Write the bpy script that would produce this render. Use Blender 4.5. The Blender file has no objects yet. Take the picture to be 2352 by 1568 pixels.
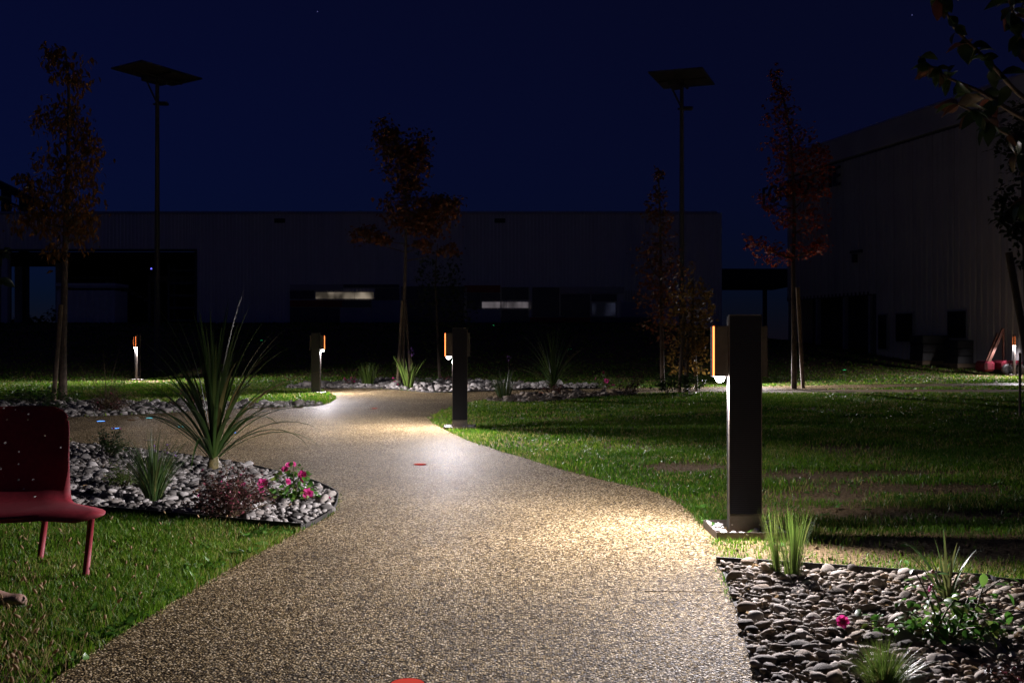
import bpy, math, random
import numpy as np
from mathutils import Vector, Matrix

# ------------------------------------------------------------------ camera, sky, exposure
sc = bpy.context.scene
CAMH = 1.2
cam_d = bpy.data.cameras.new('camera'); cam = bpy.data.objects.new('camera', cam_d)
sc.collection.objects.link(cam); sc.camera = cam
cam.location = (0, 0, CAMH); cam.rotation_euler = (math.radians(90), 0, 0)
cam_d.lens = 35; cam_d.sensor_width = 36; cam_d.shift_y = -0.0021
cam_d.clip_start = 0.05; cam_d.clip_end = 3000
cam_d.dof.use_dof = True; cam_d.dof.focus_distance = 6.4; cam_d.dof.aperture_fstop = 9.0

w = bpy.data.worlds.new('World'); sc.world = w; w.use_nodes = True
nt = w.node_tree; bg = nt.nodes['Background']
sky = nt.nodes.new('ShaderNodeTexSky'); sky.sky_type = 'NISHITA'; sky.sun_disc = False
sky.sun_elevation = math.radians(2.0); sky.sun_rotation = math.radians(-60)
sky.air_density = 1.0; sky.dust_density = 0.0; sky.ozone_density = 10.0
# deep blue hour: the twilight sky dimmed to night exposure, plus an even faint glow of the town
tn = nt.nodes.new('ShaderNodeVectorMath'); tn.operation = 'MULTIPLY_ADD'
tn.inputs[1].default_value = (1.0, .50, 1.0); tn.inputs[2].default_value = (.135, .15, .30)
nt.links.new(sky.outputs[0], tn.inputs[0]); nt.links.new(tn.outputs[0], bg.inputs[0]); bg.inputs[1].default_value = 0.0135

sc.view_settings.view_transform = 'Standard'; sc.view_settings.look = 'None'
sc.view_settings.exposure = 0; sc.view_settings.gamma = 1
sc.render.engine = 'CYCLES'
sc.cycles.use_denoising = True; sc.cycles.denoising_input_passes = 'RGB_ALBEDO_NORMAL'; sc.cycles.denoising_prefilter = 'ACCURATE'
sc.cycles.max_bounces = 5; sc.cycles.transparent_max_bounces = 8
sc.cycles.sample_clamp_indirect = 1.5; sc.cycles.use_light_tree = True; sc.cycles.use_adaptive_sampling = False
LED_POWER = 450.0

# ------------------------------------------------------------------ helpers
rng = np.random.default_rng(7)
random.seed(7)
C = sc.collection
FV, CX, HV = 2287.0, 1176.0, 779.0      # the photograph read at 2352 px wide

def P(x, y):
    d = CAMH * FV / (y - HV)
    return ((x - CX) * d / FV, d)
def Q(x, y, d):
    return Vector(((x - CX) * d / FV, d, CAMH - (y - HV) * d / FV))

def smooth01(t): 
    t = np.clip(t, 0, 1); return t * t * (3 - 2 * t)
def hgt(x, y):
    """ground height: flat garden, then a bank rising to the halls"""
    x = np.asarray(x, float); y = np.asarray(y, float)
    H = 2.0 - 1.05 * smooth01((x - 6) / 10)
    return H * smooth01((y - 31) / 19) - 0.012

def link(o, parent=None):
    C.objects.link(o)
    if parent is not None: o.parent = parent
    return o

def new_mesh(name, verts, faces, smooth=False):
    me = bpy.data.meshes.new(name)
    me.from_pydata([tuple(v) for v in verts], [], faces)
    if smooth: me.polygons.foreach_set('use_smooth', [True] * len(me.polygons))
    me.update()
    return me

def mesh_np(name, V, F, smooth=False, tint=None):
    """V (n,3); F list of int arrays (m,k)"""
    me = bpy.data.meshes.new(name)
    V = np.ascontiguousarray(V, dtype=np.float32)
    me.vertices.add(len(V)); me.vertices.foreach_set('co', V.ravel())
    loops = np.concatenate([f.ravel() for f in F]).astype(np.int32)
    tot = np.concatenate([np.full(len(f), f.shape[1], np.int32) for f in F])
    start = np.concatenate([[0], np.cumsum(tot)[:-1]]).astype(np.int32)
    me.loops.add(len(loops)); me.loops.foreach_set('vertex_index', loops)
    me.polygons.add(len(tot)); me.polygons.foreach_set('loop_start', start)
    me.polygons.foreach_set('loop_total', tot)
    if smooth: me.polygons.foreach_set('use_smooth', np.ones(len(tot), bool))
    if tint is not None:
        a = me.attributes.new('tint', 'FLOAT', 'POINT'); a.data.foreach_set('value', np.asarray(tint, np.float32))
    me.update(calc_edges=True); me.validate()
    return me

def obj(name, me, mat=None, parent=None, loc=None):
    o = bpy.data.objects.new(name, me)
    if mat is not None and len(me.materials) == 0: me.materials.append(mat)
    link(o, parent)
    if loc is not None: o.location = loc
    return o

def tag(o, label, cat, group=None, kind=None):
    o['label'] = label; o['category'] = cat
    if group: o['group'] = group
    if kind: o['kind'] = kind
    return o

def struct(o, label=None, cat=None):
    o['kind'] = 'structure'
    if label: o['label'] = label; o['category'] = cat
    return o

def thing(name, label, cat, loc=(0, 0, 0), rz=0, group=None):
    o = bpy.data.objects.new(name, None); link(o); o.location = loc; o.rotation_euler = (0, 0, rz)
    o.empty_display_size = .1
    return tag(o, label, cat, group)

def copy_tree(o, parent=None):
    c = o.copy(); C.objects.link(c); c.parent = parent
    for ch in list(o.children): copy_tree(ch, c)
    return c

class MB:
    """collects shapes into one mesh"""
    def __init__(s): s.v = []; s.f = []
    def add(s, vs, fs):
        n = len(s.v); s.v += [tuple(v) for v in vs]; s.f += [tuple(i + n for i in f) for f in fs]; return s
    def box(s, x0, x1, y0, y1, z0, z1, b=0.0):
        if b <= 0:
            v = [(x, y, z) for z in (z0, z1) for y in (y0, y1) for x in (x0, x1)]
            return s.add(v, [(0, 2, 3, 1), (4, 5, 7, 6), (0, 1, 5, 4), (2, 6, 7, 3), (0, 4, 6, 2), (1, 3, 7, 5)])
        # chamfered on the vertical edges and the rims
        def ring(z, i):
            return [(x0 + b, y0 + i, z), (x1 - b, y0 + i, z), (x1 - i, y0 + b, z), (x1 - i, y1 - b, z),
                    (x1 - b, y1 - i, z), (x0 + b, y1 - i, z), (x0 + i, y1 - b, z), (x0 + i, y0 + b, z)]
        R = [ring(z0, b), ring(z0 + b, 0), ring(z1 - b, 0), ring(z1, b)]
        v = [p for r in R for p in r]; f = []
        for k in range(3):
            for i in range(8):
                j = (i + 1) % 8; f.append((k * 8 + i, k * 8 + j, (k + 1) * 8 + j, (k + 1) * 8 + i))
        f.append(tuple(reversed(range(8)))); f.append(tuple(range(24, 32)))
        return s.add(v, f)
    def tube(s, pts, rad, n=8, cap=True):
        pts = [Vector(p) for p in pts]; m = len(pts)
        if not hasattr(rad, '__len__'): rad = [rad] * m
        rings = []
        for i, p in enumerate(pts):
            t = (pts[min(i + 1, m - 1)] - pts[max(i - 1, 0)]).normalized()
            a = Vector((0, 0, 1)) if abs(t.z) < .9 else Vector((1, 0, 0))
            u = t.cross(a).normalized(); v = t.cross(u)
            rings.append([p + (u * math.cos(2 * math.pi * k / n) + v * math.sin(2 * math.pi * k / n)) * rad[i] for k in range(n)])
        vs = [q for r in rings for q in r]; fs = []
        for i in range(m - 1):
            for k in range(n):
                j = (k + 1) % n; fs.append((i * n + k, i * n + j, (i + 1) * n + j, (i + 1) * n + k))
        if cap: fs += [tuple(range(n)), tuple(reversed(range((m - 1) * n, m * n)))]
        return s.add(vs, fs)
    def bar(s, a, b, w, h=None, up=(0, 0, 1)):
        a, b = Vector(a), Vector(b); h = h or w; t = (b - a).normalized()
        u = t.cross(Vector(up))
        if u.length < 1e-4: u = t.cross(Vector((1, 0, 0)))
        u.normalize(); v = u.cross(t)
        vs = [c + u * sx * w / 2 + v * sz * h / 2 for c in (a, b) for sz in (-1, 1) for sx in (-1, 1)]
        return s.add(vs, [(0, 2, 3, 1), (4, 5, 7, 6), (0, 1, 5, 4), (2, 6, 7, 3), (0, 4, 6, 2), (1, 3, 7, 5)])
    def lathe(s, prof, n=16, c=(0, 0, 0)):
        m = len(prof); vs = []; fs = []
        for r, z in prof:
            for k in range(n):
                a = 2 * math.pi * k / n; vs.append((c[0] + r * math.cos(a), c[1] + r * math.sin(a), c[2] + z))
        for i in range(m - 1):
            for k in range(n):
                j = (k + 1) % n; fs.append((i * n + k, i * n + j, (i + 1) * n + j, (i + 1) * n + k))
        fs.append(tuple(reversed(range(n)))); fs.append(tuple(range((m - 1) * n, m * n)))
        return s.add(vs, fs)
    def build(s, name, mat, parent=None, smooth=False, loc=None):
        return obj(name, new_mesh(name, s.v, s.f, smooth), mat, parent, loc)

def catmull(pts, k=6):
    pts = [np.array(p, float) for p in pts]; out = []
    for i in range(len(pts) - 1):
        p0 = pts[max(i - 1, 0)]; p1 = pts[i]; p2 = pts[i + 1]; p3 = pts[min(i + 2, len(pts) - 1)]
        for j in range(k):
            t = j / k
            out.append(.5 * (2 * p1 + (p2 - p0) * t + (2 * p0 - 5 * p1 + 4 * p2 - p3) * t * t + (3 * p1 - p0 - 3 * p2 + p3) * t ** 3))
    out.append(pts[-1])
    return [tuple(p) for p in out]

def inside(poly, x, y):
    poly = np.asarray(poly); r = np.zeros(len(x), bool); j = len(poly) - 1
    for i in range(len(poly)):
        xi, yi = poly[i]; xj, yj = poly[j]
        if yi != yj:
            c = ((yi > y) != (yj > y)) & (x < (xj - xi) * (y - yi) / (yj - yi) + xi)
            r ^= c
        j = i
    return r

def poly_dist(chain, x, y):
    """distance of points to a polyline"""
    best = np.full(len(x), 1e9)
    for (ax, ay), (bx, by) in zip(chain[:-1], chain[1:]):
        dx, dy = bx - ax, by - ay; L = dx * dx + dy * dy + 1e-12
        t = np.clip(((x - ax) * dx + (y - ay) * dy) / L, 0, 1)
        best = np.minimum(best, np.hypot(x - ax - t * dx, y - ay - t * dy))
    return best

_H = rng.random((256, 256))
def vnoise(x, y):
    xi = np.floor(x).astype(int); yi = np.floor(y).astype(int); fx = x - xi; fy = y - yi
    fx = fx * fx * (3 - 2 * fx); fy = fy * fy * (3 - 2 * fy)
    g = lambda a, b: _H[a % 256, b % 256]
    return (g(xi, yi) * (1 - fx) + g(xi + 1, yi) * fx) * (1 - fy) + (g(xi, yi + 1) * (1 - fx) + g(xi + 1, yi + 1) * fx) * fy

# ------------------------------------------------------------------ materials
def mat(name, color=(.5, .5, .5), rough=.6, metal=0.0, spec=.5):
    m = bpy.data.materials.new(name); m.use_nodes = True
    b = m.node_tree.nodes['Principled BSDF']
    b.inputs['Base Color'].default_value = (*color, 1); b.inputs['Roughness'].default_value = rough
    b.inputs['Metallic'].default_value = metal; b.inputs['Specular IOR Level'].default_value = spec
    return m
def nodes(m): 
    t = m.node_tree; return t, t.nodes, t.links, t.nodes['Principled BSDF']
def N(t, typ, **kw):
    n = t.nodes.new(typ)
    for k, v in kw.items():
        if k in n.inputs: n.inputs[k].default_value = v
        else: setattr(n, k, v)
    return n
def ramp(t, stops, interp='LINEAR'):
    n = t.nodes.new('ShaderNodeValToRGB'); n.color_ramp.interpolation = interp
    e = n.color_ramp.elements
    while len(e) < len(stops): e.new(.5)
    for el, (p, c) in zip(e, stops): el.position = p; el.color = (*c, 1)
    return n
def noisy(name, c1, c2, scale=8, rough=.6, metal=0, bump=0, bscale=60, spec=.5, coord='Object', detail=4):
    m = mat(name, c1, rough, metal, spec); t, ns, L, b = nodes(m)
    tc = N(t, 'ShaderNodeTexCoord')
    n = N(t, 'ShaderNodeTexNoise'); n.inputs['Scale'].default_value = scale; n.inputs['Detail'].default_value = detail
    L.new(tc.outputs[coord], n.inputs['Vector'])
    r = ramp(t, [(.3, c1), (.7, c2)]); L.new(n.outputs['Fac'], r.inputs[0]); L.new(r.outputs[0], b.inputs['Base Color'])
    if bump:
        n2 = N(t, 'ShaderNodeTexNoise'); n2.inputs['Scale'].default_value = bscale; n2.inputs['Detail'].default_value = 3
        L.new(tc.outputs[coord], n2.inputs['Vector'])
        bp = N(t, 'ShaderNodeBump'); bp.inputs['Strength'].default_value = bump; bp.inputs['Distance'].default_value = .01
        L.new(n2.outputs['Fac'], bp.inputs['Height']); L.new(bp.outputs[0], b.inputs['Normal'])
    return m
def emit(name, color, strength):
    m = mat(name, (0, 0, 0), .9, 0, 0); t, ns, L, b = nodes(m)
    b.inputs['Emission Color'].default_value = (*color, 1); b.inputs['Emission Strength'].default_value = strength
    return m
def leafmat(name, stops, rough=.45, trans=.35, attr='tint', spec=.4):
    """foliage: colour from the per-leaf tint value or a per-object random one, some light passing through"""
    m = mat(name, stops[0][1], rough, 0, spec); t, ns, L, b = nodes(m)
    r = ramp(t, stops)
    if attr == 'object':
        a = N(t, 'ShaderNodeObjectInfo'); L.new(a.outputs['Random'], r.inputs[0])
    else:
        a = N(t, 'ShaderNodeAttribute'); a.attribute_name = attr; L.new(a.outputs['Fac'], r.inputs[0])
    L.new(r.outputs[0], b.inputs['Base Color'])
    tr = N(t, 'ShaderNodeBsdfTranslucent'); L.new(r.outputs[0], tr.inputs['Color'])
    mx = N(t, 'ShaderNodeMixShader'); mx.inputs[0].default_value = trans
    L.new(b.outputs[0], mx.inputs[1]); L.new(tr.outputs[0], mx.inputs[2])
    L.new(mx.outputs[0], ns['Material Output'].inputs['Surface'])
    return m

M = {}
M['grass'] = leafmat('grass', [(0, (.022, .070, .006)), (.45, (.070, .175, .010)), (.85, (.165, .28, .018)), (1, (.36, .285, .115))], .42, .45, spec=.25)
M['seed'] = leafmat('seed_heads', [(0, (.30, .20, .10)), (1, (.42, .30, .17))], .7, .4)
M['weed'] = leafmat('weed_leaf', [(0, (.05, .14, .02)), (1, (.09, .21, .03))], .35, .3)
M['cordyline'] = leafmat('sword_leaf', [(0, (.030, .066, .015)), (.6, (.050, .098, .020)), (.93, (.09, .135, .03)), (.96, (.24, .17, .07)), (1, (.30, .21, .09))], .38, .22, attr='object')
M['tuft'] = leafmat('tuft_blade', [(0, (.025, .055, .015)), (.6, (.045, .085, .02)), (1, (.16, .15, .05))], .4, .3)
M['fountain'] = leafmat('fountain_blade', [(0, (.07, .13, .02)), (.6, (.11, .17, .03)), (1, (.22, .20, .07))], .4, .4)
M['rose_leaf'] = leafmat('rose_leaf', [(0, (.03, .09, .014)), (.7, (.065, .17, .024)), (1, (.15, .19, .04))], .42, .4, attr='object', spec=.25)
M['shrub'] = leafmat('shrub_leaf', [(0, (.02, .045, .014)), (1, (.06, .10, .03))], .4, .3)
M['shrub_light'] = leafmat('light_shrub_leaf', [(0, (.05, .09, .02)), (1, (.12, .17, .04))], .45, .35)
M['shrub_red'] = leafmat('reddish_shrub_leaf', [(0, (.035, .022, .018)), (.7, (.085, .040, .030)), (1, (.28, .06, .10))], .4, .3)
M['twig'] = leafmat('dry_twig_leaf', [(0, (.07, .055, .025)), (1, (.16, .13, .05))], .5, .3)
M['petal'] = leafmat('pink_petal', [(0, (.36, .014, .12)), (1, (.56, .05, .24))], .5, .4, attr='object')
M['violet'] = leafmat('violet_petal', [(0, (.22, .10, .42)), (1, (.32, .16, .52))], .5, .4, attr='object')
M['rust'] = noisy('dry_bud', (.30, .10, .06), (.55, .32, .22), 30, .7)
M['orange_leaf'] = leafmat('orange_leaf', [(0, (.11, .062, .012)), (.5, (.30, .125, .018)), (1, (.55, .24, .035))], .45, .35)
M['red_leaf'] = leafmat('red_leaf', [(0, (.20, .030, .020)), (.6, (.50, .075, .035)), (1, (.72, .20, .07))], .45, .35)
M['brown_leaf'] = leafmat('brown_leaf', [(0, (.09, .05, .025)), (.5, (.26, .10, .04)), (1, (.45, .15, .05))], .45, .35)
M['amber_leaf'] = leafmat('amber_leaf', [(0, (.14, .10, .03)), (.5, (.36, .22, .05)), (1, (.55, .34, .08))], .45, .35)
M['big_leaf'] = leafmat('dark_glossy_leaf', [(0, (.020, .042, .012)), (.75, (.035, .060, .016)), (1, (.19, .06, .045))], .3, .25, attr='object', spec=.6)
M['bark'] = noisy('bark', (.075, .052, .036), (.17, .125, .085), 14, .85, bump=.6, bscale=50)
M['stake'] = noisy('stake_wood', (.13, .09, .055), (.22, .155, .095), 10, .8, bump=.3)
M['stem'] = noisy('stem', (.05, .045, .02), (.11, .075, .035), 20, .7)
M['crown_base'] = noisy('leaf_base', (.06, .06, .02), (.17, .13, .045), 30, .7, bump=.5)
M['black_metal'] = noisy('dark_anthracite_paint', (.022, .021, .021), (.034, .032, .031), 40, .42, 0.0, bump=.05, bscale=400)
M['bronze'] = noisy('bronze_grey_paint', (.085, .072, .062), (.115, .098, .085), 30, .5, .1, bump=.05, bscale=500)
M['head'] = noisy('head_brown_paint', (.055, .045, .038), (.075, .062, .053), 30, .55)
M['stud_rim'] = mat('stud_rim', (.03, .028, .026), 1.0, 0, 0)
M['edge_metal'] = noisy('edging_steel', (.012, .011, .010), (.026, .022, .019), 18, .7)
M['aluminium'] = noisy('brushed_aluminium', (.40, .38, .36), (.52, .50, .47), 25, .38, .7)
M['red_paint'] = noisy('red_powder_coat', (.17, .011, .019), (.23, .016, .027), 40, .6, 0, bump=.05, bscale=700)
M['pole'] = noisy('pole_paint', (.035, .036, .038), (.06, .06, .063), 10, .5, .2)
M['panel_back'] = noisy('solar_panel_back', (.05, .05, .052), (.075, .075, .08), 3, .5)
M['clad'] = noisy('cladding_pale_grey', (.70, .68, .72), (.80, .78, .82), .7, .5)
M['clad_right'] = noisy('cladding_grey', (.28, .27, .28), (.38, .37, .38), .5, .6)
M['coping'] = noisy('coping_metal', (.42, .40, .46), (.52, .50, .55), 2, .3, .6)
M['band_grey'] = noisy('panel_violet_grey', (.40, .37, .42), (.46, .43, .48), 3, .5)
M['band_red'] = noisy('panel_red', (.30, .035, .03), (.36, .045, .04), 3, .5)
M['band_blue'] = noisy('panel_blue_grey', (.26, .28, .42), (.32, .34, .48), 2, .4)
M['band_dark'] = noisy('panel_dark', (.06, .065, .10), (.09, .09, .13), 2, .3)
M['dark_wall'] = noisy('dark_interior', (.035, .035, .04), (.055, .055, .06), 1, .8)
M['concrete'] = noisy('concrete', (.25, .24, .22), (.34, .32, .30), 3, .8, bump=.2)
M['white_steel'] = noisy('white_painted_steel', (.62, .62, .68), (.74, .74, .80), 4, .45)
M['shelf_steel'] = noisy('shelf_steel', (.16, .17, .22), (.22, .23, .28), 4, .5)
M['dark_glass'] = mat('dark_glass', (.012, .013, .017), .08)
M['machine_red'] = noisy('machine_red', (.09, .006, .014), (.18, .018, .035), 14, .4)
M['orange_steel'] = noisy('orange_steel', (.08, .025, .012), (.12, .035, .018), 8, .7)
M['dark_plastic'] = noisy('dark_plastic', (.018, .018, .02), (.03, .03, .033), 8, .5)
M['shoe'] = noisy('brown_leather', (.20, .12, .085), (.33, .20, .15), 35, .65, bump=.3, bscale=120)
M['sole'] = mat('shoe_sole', (.05, .04, .035), .8)
M['letter'] = mat('sign_letter_dark', (.012, .012, .013), .5)
M['hedge'] = leafmat('far_foliage', [(0, (.02, .035, .012)), (1, (.05, .07, .02))], .6, .2)

# path: resin bound gravel, grains of about a centimetre
def gravel():
    m = mat('resin_bound_gravel', (.3, .24, .18), .42, 0, 0.045); t, ns, L, b = nodes(m)
    tc = N(t, 'ShaderNodeTexCoord')
    v = N(t, 'ShaderNodeTexVoronoi'); v.inputs['Scale'].default_value = 105; v.inputs['Randomness'].default_value = 1
    L.new(tc.outputs['Object'], v.inputs['Vector'])
    sep = N(t, 'ShaderNodeSeparateColor'); L.new(v.outputs['Color'], sep.inputs[0])
    r = ramp(t, [(0, (.032, .020, .008)), (.38, (.12, .081, .034)), (.6, (.31, .222, .104)), (.8, (.56, .425, .225)), (1, (.88, .73, .49))])
    L.new(sep.outputs[0], r.inputs[0])
    big = N(t, 'ShaderNodeTexNoise'); big.inputs['Scale'].default_value = 1.3; big.inputs['Detail'].default_value = 4
    L.new(tc.outputs['Object'], big.inputs['Vector'])
    mr = N(t, 'ShaderNodeMapRange'); mr.inputs['From Min'].default_value = .3; mr.inputs['From Max'].default_value = .7
    mr.inputs['To Min'].default_value = .74; mr.inputs['To Max'].default_value = 1.14
    L.new(big.outputs['Fac'], mr.inputs['Value'])
    st = N(t, 'ShaderNodeTexNoise'); st.inputs['Scale'].default_value = 4.5; st.inputs['Detail'].default_value = 7; st.inputs['Roughness'].default_value = .65
    L.new(tc.outputs['Object'], st.inputs['Vector'])
    sm = N(t, 'ShaderNodeMapRange'); sm.inputs['From Min'].default_value = .55; sm.inputs['From Max'].default_value = .75; sm.inputs['To Min'].default_value = 1.0; sm.inputs['To Max'].default_value = .62
    L.new(st.outputs['Fac'], sm.inputs['Value'])
    mrs = N(t, 'ShaderNodeMath', operation='MULTIPLY'); L.new(mr.outputs[0], mrs.inputs[0]); L.new(sm.outputs[0], mrs.inputs[1])
    # gaps between the grains are dark resin
    gp = N(t, 'ShaderNodeMapRange'); gp.inputs['From Min'].default_value = .25; gp.inputs['From Max'].default_value = .75
    gp.inputs['To Min'].default_value = 1.0; gp.inputs['To Max'].default_value = .35
    L.new(v.outputs['Distance'], gp.inputs['Value'])
    mul = N(t, 'ShaderNodeMath', operation='MULTIPLY'); L.new(mrs.outputs[0], mul.inputs[0]); L.new(gp.outputs[0], mul.inputs[1])
    mix = N(t, 'ShaderNodeMix', data_type='RGBA', blend_type='MULTIPLY'); mix.inputs['Factor'].default_value = 1
    L.new(r.outputs[0], mix.inputs['A']); L.new(mul.outputs[0], mix.inputs['B'])
    L.new(mix.outputs['Result'], b.inputs['Base Color'])
    inv = N(t, 'ShaderNodeMath', operation='SUBTRACT'); inv.inputs[0].default_value = 1; L.new(v.outputs['Distance'], inv.inputs[1])
    add = N(t, 'ShaderNodeMath', operation='MULTIPLY_ADD'); L.new(sep.outputs[1], add.inputs[0]); add.inputs[1].default_value = .7
    L.new(inv.outputs[0], add.inputs[2])
    bp = N(t, 'ShaderNodeBump'); bp.inputs['Strength'].default_value = 1.0; bp.inputs['Distance'].default_value = .0078
    L.new(add.outputs[0], bp.inputs['Height']); L.new(bp.outputs[0], b.inputs['Normal'])
    rr = N(t, 'ShaderNodeMapRange'); rr.inputs['To Min'].default_value = .52; rr.inputs['To Max'].default_value = .95
    L.new(sep.outputs[2], rr.inputs['Value']); L.new(rr.outputs[0], b.inputs['Roughness'])
    return m
M['gravel'] = gravel()

def soil():
    m = mat('soil', (.1, .07, .04), .9, 0, .2); t, ns, L, b = nodes(m)
    tc = N(t, 'ShaderNodeTexCoord')
    n = N(t, 'ShaderNodeTexNoise'); n.inputs['Scale'].default_value = .8; n.inputs['Detail'].default_value = 6
    f = N(t, 'ShaderNodeTexNoise'); f.inputs['Scale'].default_value = 45; f.inputs['Detail'].default_value = 5
    L.new(tc.outputs['Object'], n.inputs['Vector']); L.new(tc.outputs['Object'], f.inputs['Vector'])
    r1 = ramp(t, [(.35, (.13, .085, .045)), (.7, (.30, .205, .115))]); L.new(f.outputs['Fac'], r1.inputs[0])
    r2 = ramp(t, [(.35, (1, 1, 1)), (.65, (.6, .62, .5))]); L.new(n.outputs['Fac'], r2.inputs[0])
    mix = N(t, 'ShaderNodeMix', data_type='RGBA', blend_type='MULTIPLY'); mix.inputs['Factor'].default_value = 1
    L.new(r1.outputs[0], mix.inputs['A']); L.new(r2.outputs[0], mix.inputs['B']); L.new(mix.outputs['Result'], b.inputs['Base Color'])
    bp = N(t, 'ShaderNodeBump'); bp.inputs['Strength'].default_value = 1; bp.inputs['Distance'].default_value = .03
    L.new(f.outputs['Fac'], bp.inputs['Height']); L.new(bp.outputs[0], b.inputs['Normal'])
    return m
M['soil'] = soil()

def pebble_mat(name, attr, dark=1.0, grey=0.0):
    m = mat(name, (.4, .4, .4), .8, 0, .12); t, ns, L, b = nodes(m)
    st = [(0, (.045, .038, .031)), (.15, (.11, .09, .07)), (.4, (.19, .165, .135)), (.58, (.26, .195, .13)), (.64, (.23, .20, .165)), (.82, (.30, .265, .225)), (1, (.46, .42, .37))]
    r = ramp(t, [(p, tuple((x * (1 - grey) + (sum(c) / 3) * grey) * dark for x in c)) for p, c in st])
    if attr == 'object':
        a = N(t, 'ShaderNodeObjectInfo'); L.new(a.outputs['Random'], r.inputs[0])
    else:
        a = N(t, 'ShaderNodeAttribute'); a.attribute_name = attr; L.new(a.outputs['Fac'], r.inputs[0])
    tc = N(t, 'ShaderNodeTexCoord')
    n = N(t, 'ShaderNodeTexNoise'); n.inputs['Scale'].default_value = 28; n.inputs['Detail'].default_value = 6
    n.inputs['Roughness'].default_value = .7
    L.new(tc.outputs['Object'], n.inputs['Vector'])
    r2 = ramp(t, [(.3, (.72, .70, .68)), (.7, (1.1, 1.1, 1.1))]); L.new(n.outputs['Fac'], r2.inputs[0])
    mix = N(t, 'ShaderNodeMix', data_type='RGBA', blend_type='MULTIPLY'); mix.inputs['Factor'].default_value = 1
    L.new(r.outputs[0], mix.inputs['A']); L.new(r2.outputs[0], mix.inputs['B']); L.new(mix.outputs['Result'], b.inputs['Base Color'])
    bp = N(t, 'ShaderNodeBump'); bp.inputs['Strength'].default_value = .35; bp.inputs['Distance'].default_value = .006
    L.new(n.outputs['Fac'], bp.inputs['Height']); L.new(bp.outputs[0], b.inputs['Normal'])
    return m
M['pebble'] = pebble_mat('pebble', 'object'); M['pebbles'] = pebble_mat('pebbles', 'tint')
M['pebble_pale'] = pebble_mat('pale_pebble', 'object', 1.25, .7); M['pebbles_pale'] = pebble_mat('pale_pebbles', 'tint', 1.25, .7)

M['grit'] = noisy('grit', (.03, .027, .024), (.10, .09, .08), 120, .9, bump=.8, bscale=150)
M['white_pebble'] = noisy('white_pebble', (.62, .60, .58), (.78, .76, .74), 25, .55, bump=.3, bscale=40)
M['led'] = emit('led_white', (1, .95, .88), 60)
M['strip'] = emit('strip_orange', (1, .22, .055), 4.2)
def solar():
    m = mat('solar_cell', (.010, .011, .018), .5, 0, .06); t, ns, L, b = nodes(m)
    tc = N(t, 'ShaderNodeTexCoord')
    wv = N(t, 'ShaderNodeTexWave'); wv.bands_direction = 'Z'; wv.inputs['Scale'].default_value = 26; wv.inputs['Distortion'].default_value = 0
    L.new(tc.outputs['Object'], wv.inputs['Vector'])
    r = ramp(t, [(0, (.010, .011, .018)), (.93, (.012, .012, .020)), (1, (.035, .035, .042))]); L.new(wv.outputs['Fac'], r.inputs[0])
    L.new(r.outputs[0], b.inputs['Base Color'])
    return m
M['solar'] = solar()

# ------------------------------------------------------------------ the ground plan
main_left = [(-1.75, -5), (-1.68, 1), (-1.62, 3.48), (-1.59, 4.15), P(500, 1320), P(600, 1265), P(690, 1217)]
tip = [P(690, 1217), P(731, 1198), P(765, 1174), P(776, 1147), P(772, 1134), P(741, 1117), P(700, 1103), P(622, 1083), P(544, 1066),
       P(404, 1045), P(296, 1032), P(136, 1018), P(0, 1012), P(-250, 1005)]
branch_far = [P(-250, 962), P(0, 960), P(129, 958), P(238, 955), P(400, 947), P(557, 938), P(629, 935), P(707, 933), P(745, 929), P(766, 920), P(770, 913), P(757, 904), P(737, 896)]
cross_far = [P(700, 893), P(735, 892.4), P(770, 891.5), P(854, 892), P(910, 895), P(992, 901), P(1075, 900), P(1203, 895), P(1396, 892), P(1462, 890.5), P(1589, 889), P(1750, 887), P(1900, 884), P(2113, 881), P(2352, 879), P(2700, 876)]
cross_near = [P(2700, 883), P(2352, 885), P(2113, 888), P(1900, 893), P(1700, 897), P(1600, 900), P(1460, 903), P(1400, 904.5), P(1300, 906), P(1200, 908), P(1121, 917), P(1075, 925), P(1035, 936), P(1000, 949), P(986, 959)]
main_right = [P(986, 959), P(990, 967), P(1010, 980), P(1050, 1000), P(1100, 1020), P(1200, 1050), P(1300, 1080), P(1400, 1105), P(1490, 1125), P(1550, 1150), P(1590, 1180), P(1620, 1220), P(1640, 1260), P(1690, 1400), P(1745, 1568), (.70, 1.5), (.6, -5)]
ML, TIP, BF, CF, CN, MR = [catmull(c) for c in (main_left, tip, branch_far, cross_far, cross_near, main_right)]
path_poly = ML + TIP[1:] + BF + CF + CN + MR[1:]

bed_l_front = catmull([P(690, 1217), P(578, 1208), P(442, 1195), P(306, 1183), P(224, 1176), P(0, 1160), P(-250, 1144)])
bed_left = TIP + list(reversed(bed_l_front))[:-1]
bed_r_top = catmull([P(1645, 1295), P(1751, 1301.6), P(1889, 1311), P(2067, 1323.5), P(2258, 1336), P(2352, 1348), (3.6, 4.62)])
MRn = [p for p in MR if 1.4 < p[1] < 5.30]
bed_right = bed_r_top + [(3.6, 1.6)] + list(reversed([p for p in MRn if p[1] > 1.6]))
bed_fl_back = catmull([P(745, 929), P(700, 926.5), P(629, 926), P(557, 928), P(470, 931), P(330, 925), P(129, 922), P(0, 922), P(-250, 922)])
bed_far_left = BF[:BF.index(min(BF, key=lambda p: abs(p[0] - P(745, 929)[0]) + abs(p[1] - P(745, 929)[1]))) + 1] + bed_fl_back[1:]
CFc = [p for p in CF if p[0] < P(1400, 892)[0]]
bed_far_mid = [P(655, 892.6)] + CFc + [P(1390, 886), P(1300, 884.5), P(1203, 882), P(1075, 877), P(950, 872), P(850, 874), P(760, 880), P(660, 887)]
CNc = [p for p in CN if P(1121, 917)[0] - .02 < p[0] < P(1475, 903)[0]]
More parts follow.
